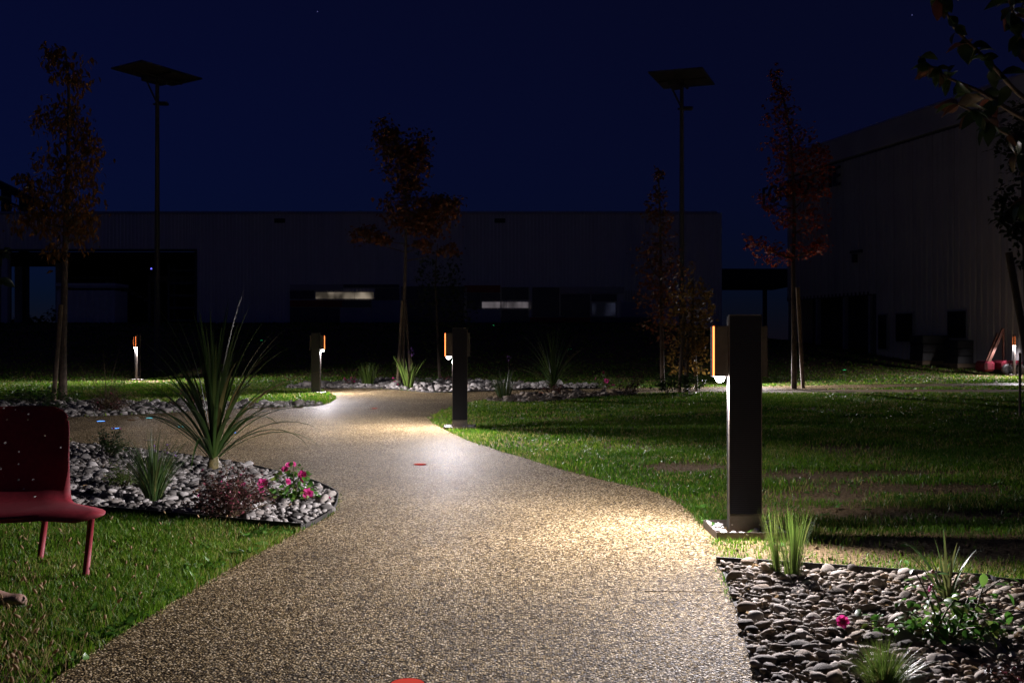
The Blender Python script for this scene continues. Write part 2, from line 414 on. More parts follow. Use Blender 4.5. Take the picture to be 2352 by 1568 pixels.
bed_mid = CNc + [P(1115, 921), P(1180, 925), P(1250, 922), P(1350, 913), P(1470, 905.5)]
BEDS = [bed_left, bed_right, bed_far_left, bed_far_mid, bed_mid]

def sheet(name, poly, z, matl, skirt=.03):
    """flat sheet with a short skirt so its edge is real"""
    import bmesh
    bm = bmesh.new()
    vs = [bm.verts.new((x, y, z)) for x, y in poly]
    es = [bm.edges.new((vs[i], vs[(i + 1) % len(vs)])) for i in range(len(vs))]
    bmesh.ops.triangle_fill(bm, use_beauty=True, use_dissolve=False, edges=es)
    low = [bm.verts.new((x, y, z - skirt)) for x, y in poly]
    for i in range(len(vs)):
        j = (i + 1) % len(vs); bm.faces.new((vs[i], low[i], low[j], vs[j]))
    bmesh.ops.recalc_face_normals(bm, faces=bm.faces)
    for f in bm.faces:
        if abs(f.normal.z) > .7 and f.normal.z < 0: f.normal_flip()
    me = bpy.data.meshes.new(name); bm.to_mesh(me); bm.free()
    return obj(name, me, matl)

# ground: one sheet to the horizon, fine near the garden
def axis(a, b, fine, far, lo, hi):
    x = list(np.arange(a, b + 1e-6, fine)); s = fine; v = b
    while v < hi: s *= 1.5; v += s; x.append(min(v, hi))
    s = fine; v = a
    while v > lo: s *= 1.5; v -= s; x.insert(0, max(v, lo))
    return np.array(x)
gx = axis(-45, 35, .8, 0, -900, 900); gy = axis(-6, 75, .8, 0, -60, 1400)
GX, GY = np.meshgrid(gx, gy); GZ = hgt(GX, GY)
nx, ny = len(gx), len(gy)
idx = np.arange(nx * ny).reshape(ny, nx)
F = np.stack([idx[:-1, :-1], idx[:-1, 1:], idx[1:, 1:], idx[1:, :-1]], -1).reshape(-1, 4)
g = obj('ground', mesh_np('ground', np.stack([GX.ravel(), GY.ravel(), GZ.ravel()], 1), [F], True), M['soil'])
struct(g)

path = struct(sheet('path', path_poly, 0.0, M['gravel']))
# expansion joints across the path
def joint(pa, pb):
    a, b = Vector((*pa, .001)), Vector((*pb, .001))
    return MB().bar(a, b, .004, .003).build('expansion_joint', M['soil'], path)
joint(P(1480, 1357), P(1667, 1359))

# ------------------------------------------------------------------ pebble beds
def ico(sub):
    import bmesh
    bm = bmesh.new(); bmesh.ops.create_icosphere(bm, subdivisions=sub, radius=1)
    v = np.array([x.co[:] for x in bm.verts]); f = np.array([[q.index for q in p.verts] for p in bm.faces]); bm.free()
    return v, f
ICO = {1: ico(1), 2: ico(2), 3: ico(3)}
def pebble_shape(sub, seed):
    r = np.random.default_rng(seed); v, f = ICO[sub]; v = v.copy()
    d = np.ones(len(v))
    for _ in range(5):
        k = r.normal(size=3); k /= np.linalg.norm(k)
        d += r.uniform(-.10, .10) * np.sin(v @ k * r.uniform(1.5, 3.2) + r.uniform(0, 6))
    v *= d[:, None]
    for _ in range(7):                       # worn facets
        k = r.normal(size=3); k /= np.linalg.norm(k); c = r.uniform(.5, .85)
        s = v @ k; over = np.maximum(s - c, 0); v -= (over * .9)[:, None] * k
    v *= np.array([1, r.uniform(.55, .95), r.uniform(.30, .56)])
    return v, f
SHAPES = {s: [pebble_shape(s, 100 + i) for i in range(10)] for s in (1, 2, 3)}
PEB = []
for i in range(10):
    v, f = SHAPES[3][i] if i < 10 else SHAPES[2][i]
    v, f = SHAPES[2][i]
    me = mesh_np('pebble', v, [f], True); me.materials.append(M['pebble']); PEB.append(me)
PEB_PALE = []
for me in PEB:
    m2 = me.copy(); m2.materials.clear(); m2.materials.append(M['pebble_pale']); PEB_PALE.append(m2)

def rotmats(n, r, tilt=.5):
    a = r.uniform(0, 2 * np.pi, n); b = r.normal(0, tilt, n); c = r.normal(0, tilt, n)
    ca, sa, cb, sb, cc, sc_ = np.cos(a), np.sin(a), np.cos(b), np.sin(b), np.cos(c), np.sin(c)
    Rz = np.zeros((n, 3, 3)); Rz[:, 0, 0] = ca; Rz[:, 0, 1] = -sa; Rz[:, 1, 0] = sa; Rz[:, 1, 1] = ca; Rz[:, 2, 2] = 1
    Rx = np.zeros((n, 3, 3)); Rx[:, 0, 0] = 1; Rx[:, 1, 1] = cb; Rx[:, 1, 2] = -sb; Rx[:, 2, 1] = sb; Rx[:, 2, 2] = cb
    Ry = np.zeros((n, 3, 3)); Ry[:, 1, 1] = 1; Ry[:, 0, 0] = cc; Ry[:, 0, 2] = sc_; Ry[:, 2, 0] = -sc_; Ry[:, 2, 2] = cc
    return Rz @ Rx @ Ry

def pebble_bed(name, poly, spacing, sub, seed, label, single=0, layers=1.5, zbase=0.004, clip=None, smean=.62, edge=.03, pale=False):
    r = np.random.default_rng(seed)
    base = sheet(name, poly, zbase, M['grit'], .02); struct(base, label, 'pebble bed')
    pa = np.array(poly); x0, y0 = pa.min(0); x1, y1 = pa.max(0)
    if clip: x0, x1, y0, y1 = max(x0, clip[0]), min(x1, clip[1]), max(y0, clip[2]), min(y1, clip[3])
    xs, ys = np.meshgrid(np.arange(x0, x1, spacing), np.arange(y0, y1, spacing * .9))
    xs = xs + (np.arange(xs.shape[0])[:, None] % 2) * spacing / 2
    X = xs.ravel() + r.uniform(-.42, .42, xs.size) * spacing; Y = ys.ravel() + r.uniform(-.42, .42, xs.size) * spacing
    S = spacing * smean * np.exp(r.normal(0, .26, len(X))); Z = np.full(len(X), zbase) + S * .15
    n2 = int(len(X) * (layers - 1)); k = r.choice(len(X), n2, replace=False)
    X2 = X[k] + r.uniform(-.5, .5, n2) * spacing; Y2 = Y[k] + r.uniform(-.5, .5, n2) * spacing
    S2 = spacing * smean * np.exp(r.normal(.06, .42, n2)); Z2 = zbase + spacing * .34 + S2 * .10
    X, Y, S, Z = np.r_[X, X2], np.r_[Y, Y2], np.r_[S, S2], np.r_[Z, Z2]
    S = np.minimum(S, spacing * 1.5)
    closed = list(poly) + [poly[0]]
    ok = inside(poly, X, Y) & (poly_dist(closed, X, Y) > edge)
    ok &= np.abs(X) < .53 * Y + .35
    X, Y, S, Z = X[ok], Y[ok], S[ok], Z[ok]
    n = len(X); tint = np.clip(r.beta(2.2, 2.0, n), 0, 1); dk = r.random(n) < .06; tint[dk] *= .2
    order = np.argsort(-(S / Y) * ((np.abs(X) < .505 * Y) & (Y > 3.5)))
    one = order[:single]; rest = order[single:]
    R = rotmats(n, r, .26)
    for i in one:
        o = bpy.data.objects.new('pebble', (PEB_PALE if pale else PEB)[int(r.integers(10))]); C.objects.link(o); o.parent = base
        o.matrix_basis = Matrix.Translation((X[i], Y[i], Z[i])) @ Matrix(R[i].tolist()).to_4x4() @ Matrix.Diagonal((S[i] * .98, S[i] * .98, S[i] * .98, 1))
    kinds = r.integers(0, 10, n); VV = []; FF = []; TT = []; off = 0
    for q in range(10):
        ii = rest[kinds[rest] == q]
        if len(ii) == 0: continue
        v, f = SHAPES[sub][q]
        A = np.einsum('nij,kj->nki', R[ii], v) * S[ii][:, None, None] + np.stack([X[ii], Y[ii], Z[ii]], 1)[:, None, :]
        VV.append(A.reshape(-1, 3)); FF.append((f[None] + (np.arange(len(ii)) * len(v))[:, None, None]).reshape(-1, 3) + off)
        TT.append(np.repeat(tint[ii], len(v))); off += len(ii) * len(v)
    if VV:
        o = obj('pebbles', mesh_np('pebbles', np.concatenate(VV), [np.concatenate(FF)], True, np.concatenate(TT)), M['pebbles_pale' if pale else 'pebbles'], base)
        o['kind'] = 'stuff'
    return base

def edging(parent, chain, h=.055, t=.006, z0=-.02):
    chain = [Vector((x, y, 0)) for x, y in chain]; mb = MB(); vs = []; m = len(chain)
    for i, p in enumerate(chain):
        tg = (chain[min(i + 1, m - 1)] - chain[max(i - 1, 0)]).normalized(); nrm = Vector((-tg.y, tg.x, 0)) * t / 2
        vs += [p - nrm + Vector((0, 0, z0)), p + nrm + Vector((0, 0, z0)), p + nrm + Vector((0, 0, h)), p - nrm + Vector((0, 0, h))]
    fs = []
    for i in range(m - 1):
        for k in range(4):
            j = (k + 1) % 4; fs.append((i * 4 + k, i * 4 + j, (i + 1) * 4 + j, (i + 1) * 4 + k))
    mb.add(vs, fs); return mb.build('edging', M['edge_metal'], parent)

b1 = pebble_bed('pebble_bed', bed_right, .038, 1, 1, 'bed of rounded grey pebbles with rose shrub beside the bright bollard', 300, 1.9, clip=(-9, 3.0, 3.1, 9), smean=.60, edge=.012)
edging(b1, bed_r_top, .04)
b2 = pebble_bed('pebble_bed', bed_left, .045, 1, 2, 'triangular bed of pale pebbles behind the red chair with large cordyline', 300, 1.5, clip=(-9, 9, 5, 13), smean=.60, pale=True)
edging(b2, bed_l_front, .045); edging(b2, TIP, .028)
b3 = pebble_bed('pebble_bed', bed_far_left, .095, 1, 3, 'strip of white pebbles beyond the left path branch under the orange tree', 0, 1.3, smean=.58, pale=True)
b4 = pebble_bed('pebble_bed', bed_far_mid, .13, 1, 4, 'long pebble bed beyond the path bend round the central tree', 0, 1.25, smean=.58, pale=True)
b5 = pebble_bed('pebble_bed', bed_mid, .11, 1, 5, 'narrow dark pebble bed between the lawn and the far path with small cordyline', 0, 1.25, smean=.58)
edging(b4, CFc, .03)

# ------------------------------------------------------------------ grass
def blade_mesh(name, X, Y, Z, h, wd, bend, tint, r, fold=0.0):
    n = len(X); a = r.uniform(0, 2 * np.pi, n); l = r.uniform(0, 2 * np.pi, n)
    wx, wy = np.cos(a) * wd / 2, np.sin(a) * wd / 2; lx, ly = np.cos(l) * bend * h, np.sin(l) * bend * h
    V = np.zeros((n, 5, 3))
    V[:, 0] = np.stack([X - wx, Y - wy, Z], 1); V[:, 1] = np.stack([X + wx, Y + wy, Z], 1)
    mx, my, mz = X + lx * .35, Y + ly * .35, Z + h * .6
    V[:, 2] = np.stack([mx - wx * .8, my - wy * .8, mz], 1); V[:, 3] = np.stack([mx + wx * .8, my + wy * .8, mz], 1)
    V[:, 4] = np.stack([X + lx, Y + ly, Z + h * np.sqrt(np.clip(1 - .6 * bend ** 2, .1, 1))], 1)
    k = np.arange(n)[:, None] * 5
    q = k + np.array([[0, 1, 3, 2]]); t3 = k + np.array([[2, 3, 4]])
    return mesh_np(name, V.reshape(-1, 3), [q, t3], True, np.repeat(tint, 5))

SOIL_SPOTS = [P(2260, 1248) + (.85, .30), P(1990, 1175) + (.6, .30), P(1900, 1140) + (.4, .3), P(1590, 1072) + (.5, .4), P(2100, 1120) + (.8, .35), P(1850, 1090) + (.6, .4), P(2300, 1180) + (.7, .18), P(2050, 1085) + (.8, .15)]
def bare(x, y):
    b = np.zeros(len(x))
    for cx, cy, rx, ry in SOIL_SPOTS:
        b = np.maximum(b, np.exp(-(((x - cx) / rx) ** 2 + ((y - cy) / ry) ** 2)))
    b = b * (.75 + 1.0 * vnoise(x * 4 + 9, y * 5)) + .5 * smooth01((vnoise(x * .8, y * .9) - .5) / .25) * (x > 1) * (y < 12)
    return np.clip(b * 1.25, 0, .985)

def lawn(name, label, region, strata, seed, kinds='grass'):
    r = np.random.default_rng(seed); A = []
    for d0, d1, dens, h0, h1, wd in strata:
        xm = .53 * d1 + .7; area = 2 * xm * (d1 - d0); n = int(dens * area)
        X = r.uniform(-xm, xm, n); Y = r.uniform(d0, d1, n)
        ok = (np.abs(X) < .525 * Y + .35) & region(X, Y)
        X, Y = X[ok], Y[ok]
        bad = inside(path_poly, X + r.normal(0, .02, len(X)), Y + r.normal(0, .02, len(X)))
        for b in BEDS: bad |= inside(b, X, Y)
        for bx, by in TRAYS: bad |= (np.abs(X - bx) < .24) & (np.abs(Y - by) < .24)
        X, Y = X[~bad], Y[~bad]
        patch = .25 + 1.1 * vnoise(X * 1.7 + 3, Y * 1.7) * (.35 + 1.1 * vnoise(X * 7, Y * 7))
        keep = r.random(len(X)) < np.clip(patch, 0, 1) * (1 - bare(X, Y))
        X, Y = X[keep], Y[keep]; n = len(X)
        h = r.uniform(h0, h1, n) * (.6 + .7 * vnoise(X * 2.3, Y * 2.3))
        t = np.clip(r.normal(.42, .24, n) + .5 * (vnoise(X * .9, Y * .9) - .5), 0, .9); dry = r.random(n) < .04 + .22 * smooth01((vnoise(X * 2.1 + 40, Y * 2.1) - .45) / .35); t[dry] = r.uniform(.93, 1, dry.sum())
        A.append((X, Y, h, wd * r.uniform(.7, 1.3, n), r.uniform(.1, .85, n), t))
    X, Y, h, wd, bend, t = [np.concatenate([a[i] for a in A]) for i in range(6)]
    me = blade_mesh(name, X, Y, hgt(X, Y), h, wd, bend, t, r)
    return tag(obj(name, me, M['grass']), label, 'grass', kind='stuff')

BOLL = [(1.453, 6.23), (-.705, 13.47), (-4.34, 22.05), (-10.98, 29.2), (16.45, 32.6), (6.22, 26.4)]
TRAYS = BOLL
lawn('lawn_grass', 'lush green lawn under and in front of the red chair', lambda x, y: (x < -.9) & (y < 8), [(2.9, 4.6, 19000, .022, .062, .0034), (4.6, 7.2, 13000, .022, .06, .0042)], 11)
lawn('lawn_grass', 'patchy lawn with bare soil around the bright near bollard', lambda x, y: (x > -2.2) & (y < 24), [(4.6, 7.5, 10500, .02, .055, .004), (7.5, 11, 5600, .022, .052, .0068), (11, 15, 2700, .025, .05, .010), (15, 22.5, 1100, .03, .05, .017)], 12)
lawn('lawn_grass', 'lawn island round the bollard at the end of the left path branch', lambda x, y: (x < -2.2) & (y > 14) & (y < 27), [(15, 20, 2300, .04, .07, .013), (20, 27, 1200, .04, .07, .019)], 13)
lawn('lawn_grass', 'far grass verge and bank behind the crossing path', lambda x, y: (y >= 24) & ((x > -2.2) | (y > 27)), [(23, 28, 420, .02, .045, .026), (28, 36, 150, .025, .05, .04), (36, 52, 36, .04, .09, .07)], 14)

# foxtail seed heads and broad weeds in the near lawn
def foxtails():
    r = np.random.default_rng(21); VV = []; F4 = []; TT = []; off = 0; n = 0
    v, f = ICO[1]; FF = []
    while n < 115:
        d = r.uniform(3.3, 6.3); x = r.uniform(-.53 * d - .1, -1.62)
        if not (x < -1.62 and not inside(bed_left, np.array([x]), np.array([d]))[0]): 
            continue
        if d > 4.6 and r.random() < .6: continue
        L = r.uniform(.06, .13); a = r.uniform(0, 6.3); b = r.uniform(.3, .9)
        top = np.array([x + math.cos(a) * b * L, d + math.sin(a) * b * L, L])
        ax = np.array([math.cos(a) * b, math.sin(a) * b, .6]); ax /= np.linalg.norm(ax)
        s = r.uniform(.010, .017); R = np.array(Vector(ax).to_track_quat('Z', 'Y').to_matrix())
        w_ = v * np.array([.38, .38, 1]) * (1 + .25 * r.random((len(v), 1)))
        VV.append((w_ @ R.T) * s + top); FF.append(f + off); TT += [r.random()] * len(v); off += len(v)
        st = np.array([[x, d, 0], [x + .002, d, 0], top + [.001, 0, 0], top]); VV.append(st); F4.append(np.array([[0, 1, 2, 3]]) + off); TT += [.2] * 4; off += 4
        n += 1
    me = mesh_np('foxtail_heads', np.concatenate(VV), [np.concatenate(FF), np.concatenate(F4)], True, TT)
    tag(obj('foxtail_seed_heads', me, M['seed']), 'tan foxtail seed heads scattered through the lawn by the red chair', 'grass', kind='stuff')
foxtails()

def leaf_verts(n_seg=4, w_=.3, fold=.12, droop=.15, power=.8):
    """pointed leaf of length 1 along +x"""
    V = []; Fq = []
    for i in range(n_seg + 1):
        t = i / n_seg; hw = w_ * math.sin(math.pi * min(max(t, .02), .985) ** power) * .5
        z = -droop * t * t
        V += [(t, -hw, z + fold * hw), (t, 0, z), (t, hw, z + fold * hw)]
    for i in range(n_seg):
        a = i * 3; Fq += [(a, a + 3, a + 4, a + 1), (a + 1, a + 4, a + 5, a + 2)]
    return np.array(V), np.array(Fq)

def orient(n, r, up_lo=-.3, up_hi=.9, az=None):
    """rotation matrices that point +x in random directions, leaf upper side roughly up"""
    a = r.uniform(0, 2 * np.pi, n) if az is None else az
    e = r.uniform(up_lo, up_hi, n); ro = r.normal(0, .5, n)
    ce, se, ca, sa = np.cos(e), np.sin(e), np.cos(a), np.sin(a)
    X = np.stack([ce * ca, ce * sa, se], 1); Yv = np.stack([-sa, ca, 0 * a], 1); Zv = np.cross(X, Yv)
    Y2 = Yv * np.cos(ro)[:, None] + Zv * np.sin(ro)[:, None]; Z2 = np.cross(X, Y2)
    return np.stack([X, Y2, Z2], 2)

def leaf_cloud(name, pos, size, r, shape=None, up=(-.6, .5), tint=None):
    v, f = shape if shape is not None else leaf_verts(2, .45, .2, .2)
    n = len(pos); R = orient(n, r, *up)
    A = np.einsum('nij,kj->nki', R, v) * size[:, None, None] + pos[:, None, :]
    FF = (f[None] + (np.arange(n) * len(v))[:, None, None]).reshape(-1, f.shape[1])
    if tint is None: tint = np.clip(r.normal(.45, .25, n), 0, 1)
    return mesh_np(name, A.reshape(-1, 3), [FF], False, np.repeat(tint, len(v)))

def weeds():
    r = np.random.default_rng(31); pos = []; sz = []
    for i in range(44):
        t = r.random(); x, y = ML[int((.30 + .70 * t) * (len(ML) - 1))]
        x += -abs(r.normal(.05, .12)); k = r.integers(3, 7)
        for _ in range(k): pos.append((x + r.normal(0, .012), y + r.normal(0, .012), .012)); sz.append(r.uniform(.03, .07))
    for i in range(40):
        d = r.uniform(5.2, 8.5); x = r.uniform(1.2, .5 * d)
        if inside(path_poly, np.array([x]), np.array([d]))[0]: continue
        for _ in range(r.integers(3, 7)): pos.append((x + r.normal(0, .012), d + r.normal(0, .012), .012)); sz.append(r.uniform(.03, .06))
    me = leaf_cloud('weeds', np.array(pos), np.array(sz), r, leaf_verts(3, .42, .2, .35), (.1, .9))
    tag(obj('broadleaf_weeds', me, M['weed']), 'small broad-leaved weeds along the lawn edges by the path', 'weeds', kind='stuff')
weeds()

# soil clods on the bare ground by the bollard
def clods():
    r = np.random.default_rng(33); n = 9000
    X = r.uniform(1.2, 5.2, n); Y = r.uniform(5.2, 10, n)
    ok = (bare(X, Y) > .35) & ~inside(path_poly, X, Y) & ~inside(bed_right, X, Y) & (np.abs(X) < .53 * Y)
    for bx, by in TRAYS: ok &= ~((np.abs(X - bx) < .26) & (np.abs(Y - by) < .26))
    X, Y = X[ok], Y[ok]; n = len(X); S = .006 * np.exp(r.normal(0, .55, n)); v, f = SHAPES[1][3]
    A = np.einsum('nij,kj->nki', rotmats(n, r, 1), v) * S[:, None, None] + np.stack([X, Y, hgt(X, Y) + S * .3], 1)[:, None]
    FF = (f[None] + (np.arange(n) * len(v))[:, None, None]).reshape(-1, 3)
    tag(obj('soil_clods', mesh_np('soil_clods', A.reshape(-1, 3), [FF], True), M['soil']), 'crumbs of dry brown soil on the bare lawn patches', 'soil', kind='stuff')
clods()

# dead leaves and grit between the pebbles
def litter(parent, poly, n, seed, box):
    r = np.random.default_rng(seed); X = r.uniform(box[0], box[1], n); Y = r.uniform(box[2], box[3], n); ok = inside(poly, X, Y); X, Y = X[ok], Y[ok]
    me = leaf_cloud('dead_leaves', np.stack([X, Y, r.uniform(.03, .06, len(X))], 1), r.uniform(.015, .04, len(X)), r, leaf_verts(3, .5, .5, .4), (-.3, .5)); o = obj('dead_leaves', me, M['seed'], parent); o['kind'] = 'stuff'
litter(b1, bed_right, 130, 71, (.9, 3, 3.2, 5.3)); litter(b2, bed_left, 260, 72, (-6, -1, 6, 12))

# ------------------------------------------------------------------ bollards
def led_light(parent, power=None):
    """LED under the head: wide bollard optic, intensity rising towards the horizontal so the path is lit evenly"""
    l = bpy.data.lights.new('led_light', 'POINT'); l.energy = power or LED_POWER; l.shadow_soft_size = .014; l.color = (1, .92, .96)
    l.use_nodes = True; t = l.node_tree; e = t.nodes['Emission']
    tc = t.nodes.new('ShaderNodeTexCoord'); sp = t.nodes.new('ShaderNodeSeparateXYZ'); t.links.new(tc.outputs['Normal'], sp.inputs[0])
    c = t.nodes.new('ShaderNodeMath'); c.operation = 'MULTIPLY'; c.inputs[1].default_value = -1; t.links.new(sp.outputs['Z'], c.inputs[0])
    mx = t.nodes.new('ShaderNodeMath'); mx.operation = 'MAXIMUM'; mx.inputs[1].default_value = .16; t.links.new(c.outputs[0], mx.inputs[0])
    pw = t.nodes.new('ShaderNodeMath'); pw.operation = 'POWER'; pw.inputs[1].default_value = -0.7; t.links.new(mx.outputs[0], pw.inputs[0])
    mr = t.nodes.new('ShaderNodeMapRange'); mr.interpolation_type = 'SMOOTHSTEP'
    mr.inputs['From Min'].default_value = -.02; mr.inputs['From Max'].default_value = .27; mr.inputs['To Min'].default_value = .026
    t.links.new(c.outputs[0], mr.inputs['Value'])
    mu = t.nodes.new('ShaderNodeMath'); mu.operation = 'MULTIPLY'; t.links.new(pw.outputs[0], mu.inputs[0]); t.links.new(mr.outputs[0], mu.inputs[1])
    # the optic throws most of the light to the path side (-x) and forwards, a little backwards
    cb = t.nodes.new('ShaderNodeCombineXYZ'); t.links.new(sp.outputs['X'], cb.inputs[0]); t.links.new(sp.outputs['Y'], cb.inputs[1])
    nz = t.nodes.new('ShaderNodeVectorMath'); nz.operation = 'NORMALIZE'; t.links.new(cb.outputs[0], nz.inputs[0])
    s2 = t.nodes.new('ShaderNodeVectorMath'); s2.operation = 'DOT_PRODUCT'; s2.inputs[1].default_value = (-.82, -.57, 0); t.links.new(nz.outputs[0], s2.inputs[0])
    az = t.nodes.new('ShaderNodeMapRange'); az.interpolation_type = 'SMOOTHSTEP'
    az.inputs['From Min'].default_value = -.85; az.inputs['From Max'].default_value = .35; az.inputs['To Min'].default_value = .14; az.inputs['To Max'].default_value = 1
    t.links.new(s2.outputs['Value'], az.inputs['Value'])
    m2 = t.nodes.new('ShaderNodeMath'); m2.operation = 'MULTIPLY'; t.links.new(mu.outputs[0], m2.inputs[0]); t.links.new(az.outputs[0], m2.inputs[1])
    t.links.new(m2.outputs[0], e.inputs['Strength'])
    o = bpy.data.objects.new('led_light', l); link(o, parent); o.location = (-.152, 0, .915)
    return o

def make_bollard():
    root = thing('bollard_light', 'x', 'bollard', group='solar bollard lights along the path')
    MB().box(-.100, .100, .016, .040, 0, 1.345, .003).build('back_slab', M['black_metal'], root)
    MB().box(-.096, .096, -.0185, .0155, 0, .52).build('core', M['bronze'], root)
    fr = MB(); z0, z1 = .108, 1.354            # bezel round the solar panel
    fr.box(-.103, -.098, -.040, -.0190, z0, z1, .001); fr.box(.098, .103, -.040, -.0190, z0, z1, .001)
    fr.box(-.0978, .0978, -.040, -.0190, z1 - .006, z1, .001); fr.box(-.0978, .0978, -.040, -.0190, z0, z0 + .006, .001)
    f_ = fr.build('panel_frame', M['bronze'], root)
    MB().box(-.0975, .0975, -.0375, -.0205, z0 + .0065, z1 - .0065).build('solar_panel', M['solar'], f_)
    MB().box(-.102, .102, -.040, -.0190, .0, .106, .002).build('base_cover', M['bronze'], root)
    h = MB(); h.box(-.205, -.106, -.030, .034, .968, 1.284, .003); h.box(.106, .140, -.030, .034, .968, 1.284, .003)
    h.box(-.1058, .1058, -.0120, .0120, .970, 1.282); hd = h.build('lamp_head', M['head'], root)
    s = MB(); s.box(-.203, -.192, -.0325, -.0302, .972, 1.281, .001); s.box(-.203, -.192, .0342, .0365, .972, 1.281, .001)
    s.build('light_strip', M['strip'], hd)
    MB().lathe([(.008, -.034), (.019, -.030), (.027, -.019), (.031, -.005), (.031, .0)], 18, (-.152, .0, .966)).build('led_lens', M['led'], hd, True)
    for sx in (-1, 1):
        MB().lathe([(.006, 0), (.006, .003), (.004, .004)], 8, (0, 0, 0)).build('screw', M['aluminium'], root, loc=(sx * .085, -.043, .05)).rotation_euler = (math.pi / 2, 0, 0)
    t = MB(); a, hh, th = .215, .034, .004
    t.box(-a, a, -a, -a + th, -.02, hh); t.box(-a, a, a - th, a, -.02, hh)
    t.box(-a, -a + th, -a + th + .0005, a - th - .0005, -.02, hh); t.box(a - th, a, -a + th + .0005, a - th - .0005, -.02, hh)
    tr = t.build('gravel_tray', M['bronze'], root)
    r = np.random.default_rng(5)
    for i in range(46):
        x, y = r.uniform(-.195, .195, 2)
        if abs(x) < .13 and abs(y) < .065: continue
        o = bpy.data.objects.new('white_pebble', WP[int(r.integers(4))]); link(o, tr); s_ = r.uniform(.024, .038)
        o.location = (x, y, r.uniform(.008, .030)); o.scale = (s_, s_, s_); o.rotation_euler = (r.normal(0, .3), r.normal(0, .3), r.uniform(0, 6))
    led_light(root)
    return root
WP = []
for i in range(4):
    v, f = SHAPES[2][i]; me = mesh_np('white_pebble', v, [f], True); me.materials.append(M['white_pebble']); WP.append(me)
B = make_bollard()
labels = ['tall dark bollard light with glowing orange strip, nearest and largest beside the path',
          'dark bollard light on the grass tip in the middle of the path bend',
          'bollard light with orange strip on its right, at the end of the left lawn island',
          'far bollard light with brightly lit post standing left of the cordyline leaves',
          'far bollard light at the right edge of the photo before the red machine',
          'far bollard light beside the crossing path, straight behind the nearest bollard']
rots = [0, math.radians(2), math.radians(178), math.radians(86), math.radians(60), math.radians(84)]
for i, ((x, y), l, rz) in enumerate(zip(BOLL, labels, rots)):
    o = B if i == 0 else copy_tree(B)
    o.location = (x, y, float(hgt(x, y)) + .012 if y > 30 else 0); o.rotation_euler = (0, 0, rz); o['label'] = l
    if i == 2: [c for c in o.children if c.type == 'LIGHT'][0].rotation_euler = (0, 0, math.radians(-70))   # its optic is handed the other way

# ------------------------------------------------------------------ studs set in the path
STUD = {}
for k, (c, e, s) in {'red': ((.5, .03, .03), (1, .10, .07), .55), 'blue': ((.05, .1, .4), (.12, .35, 1), 2.2), 'cyan': ((.1, .4, .4), (.15, .75, .85), .9),
                  'white': ((.6, .55, .5), (1, .8, .7), .22), 'amber': ((.4, .2, .05), (1, .4, .08), .07), 'green': ((.05, .4, .15), (.06, 1, .30), 1.6)}.items():
    STUD[k] = emit('stud_' + k, e, s)
def stud(x, y, z, k, label, group):
    t = thing('marker_stud', label, 'stud', (x, y, z), 0, group)
    MB().lathe([(.070, -.012), (.070, .002), (.067, .004), (.060, .0045)], 24).build('housing', M['stud_rim'], t, True)
    MB().lathe([(.0595, .002), (.0595, .005), (.045, .007), (.02, .008)], 24).build('lens', STUD[k], t, True)
    return t
def FP(x, y): return P(x / 1.08844, y / 1.08844)
for (x, y), k, l in [(FP(1018, 1712), 'red', 'red round stud in the path at the bottom edge of the photo'), (FP(1050, 1161), 'red', 'red stud in the middle of the path beside the second bollard'),
                     (FP(936, 1021), 'red', 'red stud in the path before the left bollard'), (FP(1350, 982), 'red', 'red stud in the far path by the small cordyline'),
                     (FP(375, 1045), 'cyan', 'cyan stud farthest along the left path branch'), (FP(453, 1067), 'cyan', 'cyan stud behind the big cordyline leaves'),
                     (FP(252, 1053), 'blue', 'blue glowing stud farthest left in the path branch'), (FP(290, 1071), 'blue', 'blue glowing stud just above the dark shrub'),
                     (FP(578, 1082), 'blue', 'blue stud right behind the cordyline heart'), (FP(376, 1100), 'white', 'pale white stud nearest the pebble bed in the left branch'), (FP(329, 1050), 'amber', 'dim amber stud in the left path branch')]:
    stud(x, y, 0.0, k, l, 'round marker studs set in the path')
def ray_ground(fx, fy):
    x, y = fx / 1.08844, fy / 1.08844
    for d in np.arange(20, 53, .05):
        p = Q(x, y, d)
        if p.z <= float(hgt(p.x, p.y)): return p
    return Q(x, y, 52.5)
for fx, fy, l in [(653, 853, 'green glint of a stud on the dark bank left of the path bend'), (1233, 815, 'green stud on the bank under the right lit window'), (1535, 806, 'green stud at the top of the bank by the pale panels'),
                  (1426, 875, 'green stud on the bank above the small cordyline'), (2111, 927, 'green stud in the verge right of the red tree')]:
    p = ray_ground(fx, fy); stud(p.x, p.y, float(hgt(p.x, p.y)) + .03, 'green', l, 'green studs on the bank')

